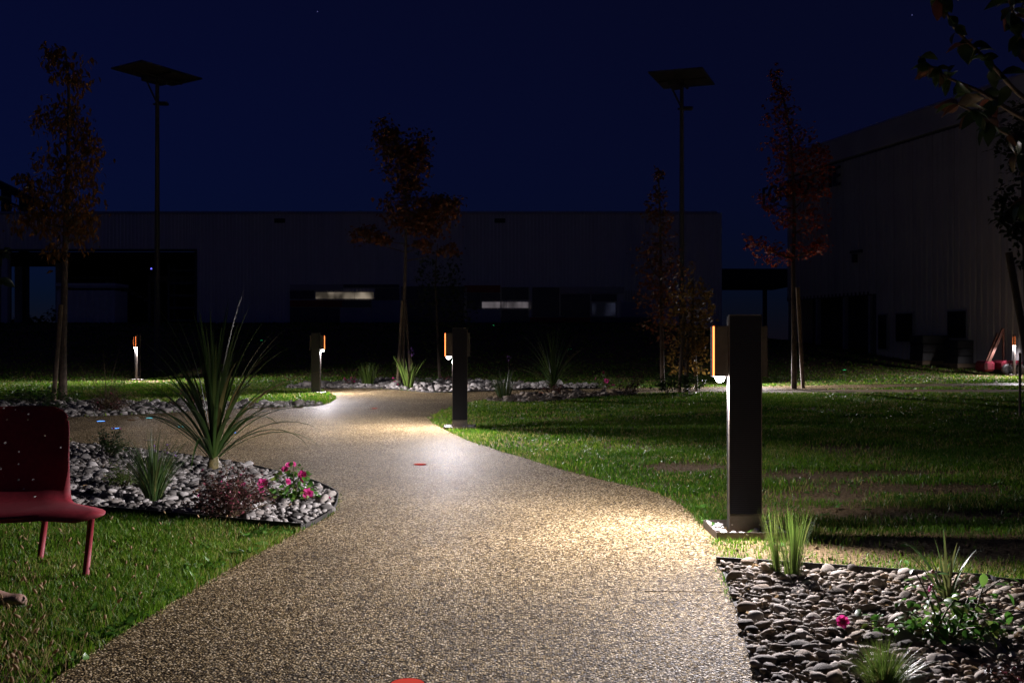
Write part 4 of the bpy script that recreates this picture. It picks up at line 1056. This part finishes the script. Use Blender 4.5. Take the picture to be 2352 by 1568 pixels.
tree('staked_tree', 'dark tree with leaning support stake at the right edge', (x, y), [(2366, 960, 0), (2362, 800, 0), (2356, 640, 0), (2350, 480, 0), (2345, 300, 0)], .06,
     [(2320, 460, 34, 30, 130), (2345, 520, 30, 40, 140), (2300, 500, 22, 16, 60), (2350, 380, 34, 40, 130), (2330, 330, 36, 30, 130), (2345, 600, 22, 30, 40), (2350, 270, 40, 40, 120)], .10, M['hedge'], 87,
     stakes=[(2386, 960, 2317, 580, -.4, .055), (2343, 955, 2343, 810, -.2, .02)], shape=maple)

# near tree at the upper right: trunk beyond the frame, large separate leaves
def near_branch():
    t = thing('overhanging_tree', 'near tree reaching into the upper right corner with large glossy leaves', 'tree', (3.35, 5.0, 0)); r = np.random.default_rng(91); o = np.array([3.35, 5.0, 0])
    MB().tube([(0, 0, -.05), (.02, 0, 1.2), (-.05, 0, 2.2), (-.1, .05, 3.4)], [.06, .055, .045, .02], 10).build('trunk', M['bark'], t, True)
    brs = [[(2500, 300), (2360, 230), (2280, 150), (2190, 60), (2160, -20)], [(2480, 340), (2330, 260), (2250, 210), (2170, 175), (2110, 130)], [(2480, 360), (2380, 330), (2300, 300), (2240, 260), (2200, 240)], [(2460, 250), (2360, 120), (2330, 40), (2310, -30)],
           [(2480, 420), (2380, 390), (2330, 350)], [(2470, 330), (2400, 420), (2345, 470)], [(2470, 200), (2400, 60), (2360, -10)]]
    for bi, br in enumerate(brs):
        dd = r.uniform(-.45, .35); pts = [np.array(Q(x, y, 5.0 + dd * k / (len(br) - 1))) - o for k, (x, y) in enumerate(br)]; cp = [np.array(p) for p in catmull(pts, 6)]
        MB().tube([tuple(p) for p in cp], list(np.linspace(.016, .003, len(cp))), 7).build('branch', M['bark'], t, True)
        n = int(len(br) * 7)
        for i in range(n):
            s = r.uniform(.25, 1.0) ** .8 * (len(cp) - 1.01); k = int(s); p = cp[k] + (cp[k + 1] - cp[k]) * (s - k)
            L = r.uniform(.065, .115); l = bpy.data.objects.new('leaf', BIG_LEAF[int(r.integers(3))]); link(l, t)
            l.location = p; l.scale = (L,) * 3; l.rotation_euler = (r.normal(0, .7), r.uniform(-.5, 1.25), r.uniform(0, 6.28))
BIG_LEAF = []
for k in range(3):
    v, f = leaf_verts(4, .55 + .05 * k, .35, .25 + .15 * k, .95); me = mesh_np('leaf', v, [f], True); me.materials.append(M['big_leaf']); BIG_LEAF.append(me)
near_branch()
def left_branch():
    t = thing('overhanging_tree', 'tree beyond the left edge with a few leaves showing', 'tree', (-5.6, 9.0, 0)); r = np.random.default_rng(92); o = np.array([-5.6, 9.0, 0])
    MB().tube([(0, 0, -.05), (.03, 0, 1.2), (.0, .05, 2.6)], [.05, .04, .02], 9).build('trunk', M['bark'], t, True)
    for br in [[(-150, 520), (-60, 470), (-5, 455)], [(-150, 640), (-60, 600), (10, 575)], [(-150, 690), (-70, 650), (0, 640)]]:
        cp = [np.array(p) for p in catmull([np.array(Q(x, y, 9.0)) - o for x, y in br], 6)]
        MB().tube([tuple(p) for p in cp], list(np.linspace(.012, .003, len(cp))), 6).build('branch', M['bark'], t, True)
        for i in range(22):
            s = r.uniform(.45, 1.0) * (len(cp) - 1.01); k = int(s); p = cp[k] + (cp[k + 1] - cp[k]) * (s - k)
            l = bpy.data.objects.new('leaf', BIG_LEAF[int(r.integers(3))]); link(l, t); L = r.uniform(.08, .15)
            l.location = p; l.scale = (L,) * 3; l.rotation_euler = (r.normal(0, .7), r.uniform(-.4, 1.2), r.uniform(0, 6.28))
left_branch()

# ------------------------------------------------------------------ solar street lamps
def street_lamp(label, cx, cy, D, e1, e2, pole_x):
    c = Q(cx, cy, D); base = Q(pole_x, 700, D); gz = float(hgt(base.x, D))
    t = thing('solar_street_lamp', label, 'street lamp', (base.x, D, gz), 0, 'solar street lamps'); o = Vector((base.x, D, gz))
    e1, e2 = Vector(e1), Vector(e2); n = e1.cross(e2).normalized()
    if n.z < 0: n = -n
    cc = c - o; vs = [cc + e1 * a + e2 * b + n * h for h in (0, .05) for a, b in ((-.5, -.5), (.5, -.5), (.5, .5), (-.5, .5))]
    MB().add(vs, [(3, 2, 1, 0), (4, 5, 6, 7), (0, 1, 5, 4), (1, 2, 6, 5), (2, 3, 7, 6), (3, 0, 4, 7)]).build('solar_panel', M['panel_back'], t)
    top = cc.z - .30; 
    MB().tube([(0, 0, -.1), (0, 0, 3), (0, 0, top)], [.105, .09, .06], 14).build('pole', M['pole'], t, True)
    MB().lathe([(.2, 0), (.2, .03), (.12, .04)], 14, (0, 0, 0)).build('base_plate', M['pole'], t)
    br = MB(); br.bar((0, 0, top - .05), tuple(cc - n * .03), .10, .10); br.bar((0, 0, top - .7), tuple(cc - e1 * .25 - e2 * .1 - n * .03), .05, .05)
    br.bar(tuple(cc - e1 * .45 - n * .04), tuple(cc + e1 * .45 - n * .04), .07, .06); br.bar(tuple(cc - e2 * .4 - n * .10), tuple(cc + e2 * .4 - n * .10), .07, .06)
    br.build('bracket', M['pole'], t)
    # battery housing under the panel, small lamp arm below
    MB().add([cc - e1 * .1 * s1 + e2 * .16 * s2 + e1 * -.12 - n * h for h in (.08, .26) for s1, s2 in ((-1, -1), (1, -1), (1, 1), (-1, 1))],
             [(0, 1, 2, 3), (7, 6, 5, 4), (0, 4, 5, 1), (1, 5, 6, 2), (2, 6, 7, 3), (3, 7, 4, 0)]).build('battery_box', M['pole'], t)
    z = top - .75; a = MB(); a.box(.06, .36, -.12, .12, z, z + .10, .015); a.box(-.14, -.06, -.03, .03, z, z + .06, .01); a.build('lamp_head', M['pole'], t)
    return t
street_lamp('solar street lamp on a tall pole at left beside the orange tree', 362, 171, 34, (1.307, -.75, .051), (1.284, 2.237, -.007), 361)
street_lamp('solar street lamp at right of centre above the slender tree', 1567, 182, 34, (1.693, -.63, -.016), (.875, 2.35, .058), 1566)

# ------------------------------------------------------------------ far hall
def corr_sheet(name, width, z0, z1, ribs, depth=.045):
    """trapezoidal metal sheet, facing -y"""
    p = width / ribs; xs = []
    for k in range(ribs): xs += [(k * p, 0), (k * p + p * .45, 0), (k * p + p * .55, -depth), (k * p + p * .9, -depth)]
    xs.append((width, 0)); V = [(x, y, z) for z in (z0, z1) for x, y in xs]; n = len(xs)
    return new_mesh(name, V, [(i, i + 1, n + i + 1, n + i) for i in range(n - 1)])
DB = 55.0
def FX(z8): return (700 + z8 / 2.138 - 1280) * DB / 2489
def FZ(z8): return CAMH + (848 - (680 + z8 / 2.138)) * DB / 2489
hall = thing('industrial_hall', 'long corrugated industrial hall on the bank across the background', 'building', (0, DB, 1.5))
def hp(mb, name, m, parent=hall, smooth=False):
    mb.v = [(a, b - DB, c - 1.5) for a, b, c in mb.v]; return mb.build(name, m, parent, smooth)
RX0, RX1, OX, ZT, ZO = -42.0, 11.2, -17.4, 8.15, 6.18
me_full = corr_sheet('cladding_sheet', .995, 0, ZT - 1.3, 5); me_top = corr_sheet('cladding_sheet', .995, 0, ZT - ZO, 5)
for me in (me_full, me_top): me.materials.append(M['clad'])
k = OX
while k < RX1 - .5:
    o = obj('cladding_sheet', me_full, None, hall, (k, 0, 1.3 - 1.5)); k += 1.0
k = RX0
while k < OX - .3:
    wdt = min(1.0, OX - k); o = obj('cladding_sheet', me_top, None, hall, (k, 0, ZO - 1.5)); o.scale = (wdt, 1, 1); k += 1.0
hp(MB().box(RX0, RX1, DB + .06, DB + .25, ZO + .05, ZT - .1), 'upper_wall', M['dark_wall']); hp(MB().box(OX + .02, RX1 - .02, DB + .06, DB + .25, 1.0, ZO + .04), 'front_wall', M['dark_wall'])
hp(MB().box(RX1 - .25, RX1, DB + .26, DB + 20, 1.0, ZT - .12), 'side_wall', M['clad'])
hp(MB().box(RX0, RX1 + .1, DB + .27, DB + 20, ZT - .25, ZT - .05), 'roof', M['dark_wall'])
for a, b in [(RX0, -24), (-23.98, -14), (-13.98, -4), (-3.98, 4), (4.02, RX1 + .12)]:
    hp(MB().box(a, b, DB - .12, DB + .3, ZT - .04, ZT + .10, .01), 'coping', M['coping'])
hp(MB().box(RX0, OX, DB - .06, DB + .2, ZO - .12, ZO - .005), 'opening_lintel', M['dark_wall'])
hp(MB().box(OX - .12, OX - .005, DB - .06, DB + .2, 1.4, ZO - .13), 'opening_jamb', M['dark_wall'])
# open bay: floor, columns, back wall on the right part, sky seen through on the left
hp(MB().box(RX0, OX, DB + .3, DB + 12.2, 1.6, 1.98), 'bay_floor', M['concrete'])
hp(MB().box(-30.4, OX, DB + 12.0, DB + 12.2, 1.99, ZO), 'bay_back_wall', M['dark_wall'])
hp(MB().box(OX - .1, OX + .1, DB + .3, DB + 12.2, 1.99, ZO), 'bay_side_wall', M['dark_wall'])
for x, y in [(-28.2, .3), (-27.6 - .2, 6), (-34.5, 11.6), (-33.1, 11.6), (-39, 11.6)]:
    hp(MB().box(x - .17, x + .17, DB + y, DB + y + .34, 1.99, ZO + .2), 'column', M['white_steel'])
for y in (3, 6, 9): hp(MB().box(RX0, OX, DB + y, DB + y + .2, ZO - .3, ZO + .1), 'roof_beam', M['dark_wall'])
# vents under the eaves
for vx in (700, 1250): 
    p = Q(vx / 1.0884 , 507, DB); hp(MB().box(p.x - .3, p.x + .3, DB - .1, DB - .05, p.z - .12, p.z + .12, .02), 'wall_vent', M['dark_plastic'])
def fpanel(x0, x1, y0, y1, m, name='facade_panel', proud=.10):
    return hp(MB().box(FX(x0), FX(x1) - .015, DB - proud, DB - .05, FZ(y1), FZ(y0) - .015, .006), name, m)
for x0, x1, y0, y1, m in [(55, 340, 65, 97, 'band_grey'), (340, 640, 65, 84, 'band_dark'), (55, 186, 98, 144, 'band_dark'), (510, 640, 86, 148, 'band_dark'), (55, 335, 150, 187, 'band_red'), (335, 490, 150, 187, 'band_dark'),
                          (55, 195, 189, 272, 'band_dark'), (195, 320, 189, 272, 'band_dark'), (322, 490, 189, 272, 'band_blue'), (490, 650, 150, 272, 'band_blue'), (650, 985, 150, 280, 'band_dark'), (650, 985, 75, 148, 'band_dark'),
                          (985, 1180, 70, 110, 'band_red'), (1182, 1330, 80, 150, 'band_dark'), (997, 1074, 112, 196, 'band_dark'), (1074, 1180, 112, 153, 'band_dark'), (997, 1180, 199, 284, 'band_blue'), (1182, 1333, 199, 284, 'band_dark'),
                          (1348, 1495, 80, 238, 'band_dark'), (1497, 1840, 78, 115, 'band_grey'), (1497, 1658, 117, 238, 'band_dark'), (1662, 1800, 117, 157, 'band_dark'), (1822, 1990, 160, 240, 'band_blue'),
                          (1335, 1660, 241, 282, 'band_red'), (1662, 1990, 242, 285, 'band_dark'), (1520, 1990, 286, 300, 'band_blue')]:
    fpanel(x0, x1, y0, y1, M[m])
for k in range(8): fpanel(1846 + k * 15, 1853 + k * 15, 98, 155, M['band_grey'], 'louvre_blade', .13)
for x in (995, 1181, 1331, 1495.5, 1660): hp(MB().box(FX(x) - .03, FX(x) + .03, DB - .16, DB - .1, FZ(240), FZ(82)), 'mullion', M['aluminium'])
def lit_mat(name, c, s, sc1):
    m = mat(name, (.05, .05, .05)); t, ns, L, b = nodes(m); tc = N(t, 'ShaderNodeTexCoord'); mp = N(t, 'ShaderNodeMapping'); mp.inputs['Scale'].default_value = (sc1, 1, .4)
    n = N(t, 'ShaderNodeTexNoise'); n.inputs['Scale'].default_value = 1.6; n.inputs['Detail'].default_value = 2; L.new(tc.outputs['Object'], mp.inputs[0]); L.new(mp.outputs[0], n.inputs['Vector'])
    mr = N(t, 'ShaderNodeMapRange'); mr.inputs['From Min'].default_value = .40; mr.inputs['From Max'].default_value = .64; mr.inputs['To Min'].default_value = s * .2; mr.inputs['To Max'].default_value = s * 1.7
    L.new(n.outputs['Fac'], mr.inputs['Value']); L.new(mr.outputs[0], b.inputs['Emission Strength']); b.inputs['Emission Color'].default_value = (*c, 1); return m
def lit_window(x0, x1, y0, y1, m, panes):
    fr = MB(); X0, X1, Z0, Z1 = FX(x0), FX(x1), FZ(y1), FZ(y0); t_ = .05
    fr.box(X0, X1, DB - .14, DB - .06, Z1 - t_, Z1); fr.box(X0, X1, DB - .14, DB - .06, Z0, Z0 + t_); fr.box(X0, X0 + t_, DB - .14, DB - .06, Z0 + t_ + .001, Z1 - t_ - .001); fr.box(X1 - t_, X1, DB - .14, DB - .06, Z0 + t_ + .001, Z1 - t_ - .001)
    f_ = hp(fr, 'window_frame', M['aluminium']); n = panes
    for k in range(n):
        a = X0 + t_ + .01 + (X1 - X0 - 2 * t_) * k / n; b = X0 + t_ - .02 + (X1 - X0 - 2 * t_) * (k + 1) / n
        hp(MB().box(a, b, DB - .10, DB - .07, Z0 + t_ + .003, Z1 - t_ - .003), 'pane', m, f_)
lit_window(187, 508, 103, 148, lit_mat('lit_window_warm', (1, .82, .62), .17, .55), 3)
lit_window(1662, 1798, 160, 239, lit_mat('lit_window_blue', (.45, .5, .9), .016, .7), 1)
lit_window(1075, 1345, 155, 197, lit_mat('lit_window_cool', (.9, .78, .85), .075, .8), 2)
hp(MB().box(FX(1330), FX(1510), DB - 1.0, DB - .4, FZ(294), FZ(286), .01), 'light_spill_strip', M['coping'])  # added pale strip: light spilling along the hall foot, built as a solid
# things in the open bay
def bin_():
    X0, X1, Z0, Z1 = -24.8, -21.8, 1.98, 4.10; t = thing('corrugated_bin', 'white corrugated steel bin with rim standing in the hall opening', 'container', (-22.75, 54.0, 1.95))
    me = corr_sheet('side_sheet', X1 - X0, 0, Z1 - Z0 - .25, 8, .09); me.materials.append(M['white_steel'])
    obj('side_sheet', me, None, t, (X0 + 23.3, -.8, 0)); o = obj('side_sheet', me, None, t, (X0 + 23.3, .8, 0))
    for sx in (-1.5, 1.5): MB().box(sx - .06, sx + .06, -.86, .86, 0, Z1 - Z0 - .26).build('corner_post', M['white_steel'], t)
    rim = MB(); rim.box(-1.6, 1.6, -.97, -.80, 2.06, 2.24, .03); rim.box(-1.6, 1.6, .80, .97, 2.06, 2.24, .03); rim.box(-1.6, -1.43, -.79, .79, 2.06, 2.24, .03); rim.box(1.43, 1.6, -.79, .79, 2.06, 2.24, .03); rim.build('rim', M['white_steel'], t)
bin_()
def rack(label, x0, x1, y, z0, z1, levels):
    t = thing('storage_rack', label, 'rack', ((x0 + x1) / 2, y, z0), 0, 'racks in the hall bay'); h = (x1 - x0) / 2
    for sx in (-h, h):
        for sy in (-.5, .5): MB().box(sx - .05, sx + .05, sy - .05, sy + .05, 0, z1 - z0).build('upright', M['shelf_steel'], t)
    for k in range(levels):
        z = (z1 - z0) * (k + .35) / levels; MB().box(-h + .06, h - .06, -.52, .52, z, z + .14).build('shelf', M['shelf_steel'], t)
rack('dark storage rack with shelves at the right end of the hall opening', -20.0, -17.9, 58.5, 1.98, 5.6, 5); rack('dark storage rack behind the white corrugated bin', -28.6, -25.2, 63.5, 1.98, 5.6, 4)
def stair():
    t = thing('pale_steel_stair', 'pale steel stair deep inside the hall opening above the bin', 'stair', (-25, 65, 1.98))
    for k in range(9): MB().box(-1.8 + k * .42, -1.5 + k * .42, -.5, .5, 3.1 - k * .2, 3.25 - k * .2 ).build('step', M['band_grey'], t)
    MB().box(1.6, 4.6, -.6, .6, 2.9, 3.3).build('landing', M['band_grey'], t); MB().box(1.4, 1.6, -.5, .5, 0, 3.4).build('post', M['band_grey'], t)
stair()
t = thing('indicator_lamp', 'tiny blue indicator lamp glowing inside the hall opening', 'lamp', tuple(Q(347.5, 617, 58.0)))
MB().box(-.06, .06, 0, .05, -.06, .06, .01).build('housing', M['dark_plastic'], t); MB().lathe([(.045, 0), (.045, .02), (.02, .035)], 10).build('lens', emit('blue_lamp', (.12, .12, 1), 2.5), t).rotation_euler = (math.pi / 2, 0, 0)
# conveyor rising behind the hall at far left
t = thing('sloping_gantry', 'dark sloping steel gantry above the hall roof at far left', 'gantry', (-34, 70, 1.9))
a, b = Q(-60, 395, 70), Q(105, 475, 70); o = Vector((-34, 70, 1.9))
MB().bar(tuple(a - o), tuple(b - o), 1.0, .5).build('boom', M['dark_plastic'], t); MB().bar(tuple(a - o - Vector((0, 0, 1.2))), tuple(b - o - Vector((0, 0, .7))), .15, .15).build('lower_rail', M['dark_plastic'], t)
for q in (.2, .45, .7):
    p = a.lerp(b, q) - o; MB().bar(tuple(p), (p.x, p.y, 0), .5, .5).build('leg', M['dark_plastic'], t)
# trees showing through the open bay
t = thing('far_hedge', 'dark hedge showing through the open bay at far left', 'hedge', (-40, 78, 1.9)); r = np.random.default_rng(3); n = 2200
pos = np.stack([r.uniform(-12, 10, n), r.uniform(-1, 1, n), r.random(n) ** .8 * 1.35], 1); pos[:, 2] *= .5 + vnoise(pos[:, 0] * .9 + 50, pos[:, 0] * 0) ; obj('foliage', leaf_cloud('foliage', pos, r.uniform(.2, .45, n), r, maple), M['hedge'], t)

# ------------------------------------------------------------------ canopy between the halls, hall at right
t = thing('link_canopy', 'flat dark canopy linking the two halls', 'canopy', (14, 60, 1.0)); o = Vector((14, 60, 1.0))
a, b = Q(1636, 617, 60), Q(1812, 655, 60)
MB().box(a.x - 14, b.x - 14 + .6, -.1, 6, b.z - 1.0, a.z - 1.0, .04).build('roof_slab', M['dark_plastic'], t)
for x in (a.x + .5, b.x - .1): MB().box(x - 14 - .12, x - 14 + .12, 5.2, 5.44, 0, b.z - 1.01).build('column', M['pole'], t)
u = Vector((.255, -1, 0)).normalized(); W0 = Vector((14.3, 45, 0)); nrm = Vector((u.y, -u.x, 0))       # nrm faces the garden
ang = math.atan2(u.y, u.x); HR = 10.1; ZB = .35
rh = thing('corrugated_hall', 'tall grey corrugated hall rising at the right edge', 'building', (W0.x, W0.y, ZB), ang)
mr_ = corr_sheet('cladding_sheet', 1.19, 0, HR - ZB - 1.1, 4, .05); mr_.materials.append(M['clad_right'])
mrd = corr_sheet('cladding_sheet', 1.19, 2.75, HR - ZB - 1.1, 4, .05); mrd.materials.append(M['clad_right'])
s = -3.6
while s < 20:
    o = obj('cladding_sheet', mrd if s < 3.0 else mr_, None, rh, (s, 0, 0)); s += 1.2
def rb(x0, x1, y0, y1, z0, z1, name, m, b=0): return MB().box(x0, x1, y0, y1, z0 - ZB, z1 - ZB, b).build(name, m, rh)
rb(-3.6, 20, .06, .3, 3.2, HR - .05, 'inner_wall', M['dark_wall']); rb(3.25, 20, .06, .3, -.5, 3.18, 'inner_wall', M['dark_wall'])
rb(-3.6, 20, -.10, .3, HR - 1.0, HR, 'parapet', M['clad_right'], .02); rb(-3.62, 20, -.13, .33, HR, HR + .06, 'coping', M['coping'])
rb(-3.6, -3.3, .31, 18, -.5, HR - .1, 'end_wall', M['clad_right']); rb(-3.6, 20, .31, 18, HR - .4, HR - .2, 'roof', M['dark_wall'])
rb(-3.6, 3.2, 1.2, 1.3, -.5, 3.2, 'sliding_door', M['dark_plastic'])
for x in (-3.45, -1.0, 1.2, 3.1): rb(x - .07, x + .07, .0, .2, -.5, 3.19, 'door_post', M['shelf_steel'])
rb(-3.6, 3.2, -.02, .05, 3.05, 3.22, 'door_head', M['dark_plastic'])
def on_wall(fx):      # photo x -> distance along the wall
    k = (fx - 1280) / 2489; return (k * W0.y - W0.x) / ((u.x - k * u.y)) 
def wz(fx, fy): s = on_wall(fx); d = W0.y + u.y * s; return CAMH + (848 - fy) * d / 2489
for x0, x1, y0, y1, nm in [(2202, 2222, 787, 872, 'door'), (2246, 2287, 784, 853, 'window'), (2376, 2421, 778, 845, 'window')]:
    a, b = on_wall(x0), on_wall(x1); m_ = (x0 + x1) / 2; z1_, z0_ = wz(m_, y0), max(wz(m_, y1), .4)
    f_ = rb(a - .05, b + .05, -.11, -.06, z0_ - .05, z1_ + .06, nm + '_frame', M['shelf_steel'], .01); MB().box(a, b, -.125, -.112, z0_ - ZB, z1_ - ZB).build('pane', M['dark_glass'], f_)
a = on_wall(2142); b = on_wall(2170); z_ = wz(2155, 626)
br = MB(); br.box(a, b, -.35, -.25, z_ - .12 - ZB, z_ - ZB); br.box(a, a + .15, -.25, -.06, z_ - .5 - ZB, z_ - .13 - ZB); br.build('wall_bracket', M['dark_plastic'], rh)
# sign letters on the wall, mostly hidden by the red tree
cu = bpy.data.curves.new('sign', 'FONT'); cu.body = 'FONROCHE'; cu.size = 1.25; cu.extrude = .04; cu.align_x = 'RIGHT'; cu.space_character = 1.05
ob = bpy.data.objects.new('sign_text', cu); C.objects.link(ob); dg = bpy.context.evaluated_depsgraph_get(); me = bpy.data.meshes.new_from_object(ob.evaluated_get(dg)); bpy.data.objects.remove(ob)
sg = obj('sign_letters', me, M['letter'], rh); sg.location = (on_wall(2109), -.16, wz(2100, 464) - ZB); sg.rotation_euler = (math.pi / 2, 0, 0)

# stacked goods and the red machine before the right hall
def crate(label, fx0, fx1, fy0, d, dep=1.2):
    a, b = Q(fx0 / 1.08844, fy0 / 1.08844, d), Q(fx1 / 1.08844, fy0 / 1.08844, d); gz = float(hgt((a.x + b.x) / 2, d)); t = thing('stacked_pallet_load', label, 'pallet', ((a.x + b.x) / 2, d, gz), 0, 'dark pallet loads'); h = (b.x - a.x) / 2; H = a.z - gz
    for k in range(3): MB().box(-h, h, -dep / 2 + k * dep / 2.3, -dep / 2 + k * dep / 2.3 + .12, 0, .12).build('runner', M['stake'], t)
    MB().box(-h, h, -dep / 2, dep / 2, .121, .15).build('deck', M['stake'], t)
    n = 3
    for k in range(n): MB().box(-h + .02 * (k % 2), h - .03 * ((k + 1) % 2), -dep / 2, dep / 2, .151 + (H - .15) * k / n, .149 + (H - .15) * (k + 1) / n, .02).build('carton', M['dark_plastic'], t)
crate('dark stacked pallet load against the right hall, left one', 2290, 2365, 838, 37.6); crate('dark stacked pallet load under the hall window at right', 2376, 2425, 850, 36.4)
def machine():
    d = 33.4; a = Q(2450 / 1.08844, 900 / 1.08844, d); b = Q(2540 / 1.08844, 900 / 1.08844, d); gz = float(hgt(b.x, d)); t = thing('red_machine', 'red compact machine with two diagonal arms by the right edge', 'machine', ((a.x + b.x) / 2, d, gz))
    h = (b.x - a.x) / 2; H = a.z - gz
    MB().box(-h * .15, h, -.5, .5, .16, H, .08).build('body', M['machine_red'], t); MB().box(-h, -h * .45, -.4, .4, .1, H * .95, .07).build('bucket', M['machine_red'], t)
    MB().box(-h * .1, h * .9, -.52, -.5, .3, H * .7, .005).build('side_plate', M['dark_plastic'], t)
    MB().bar((-h * .75, -.3, H * .9), (h * .05, -.3, H + 1.05), .09, .09).build('arm', M['orange_steel'], t); MB().bar((-h * .4, .3, H * .85), (h * .25, .3, H + .9), .09, .09).build('arm', M['orange_steel'], t)
    MB().bar((h * .3, 0, H - .02), (h * .3, 0, H + .95), .06, .06).build('mast', M['orange_steel'], t)
    for sx in (.05, .75):
        for sy in (-.55, .55):
            w_ = MB().lathe([(.10, -.06), (.17, -.06), (.18, 0), (.17, .06), (.10, .06)], 16).build('wheel', M['dark_plastic'], t, True); w_.location = (h * sx, sy, .18); w_.rotation_euler = (math.pi / 2, 0, 0)
machine()

# two faint stars
for x, y, l in [(729, 27, 'faint star high above the path, left of centre'), (2095, 35, 'faint star near the upper right leaves')]:
    s_ = MB().lathe([(.05, -.9), (.7, -.6), (.95, 0), (.7, .6), (.05, .9)], 10).build('star', emit('star', (.35, .35, 1), .35), None, True); s_.location = Q(x, y, 1500); s_.scale = (.8,) * 3; tag(s_, l, 'star', 'stars')
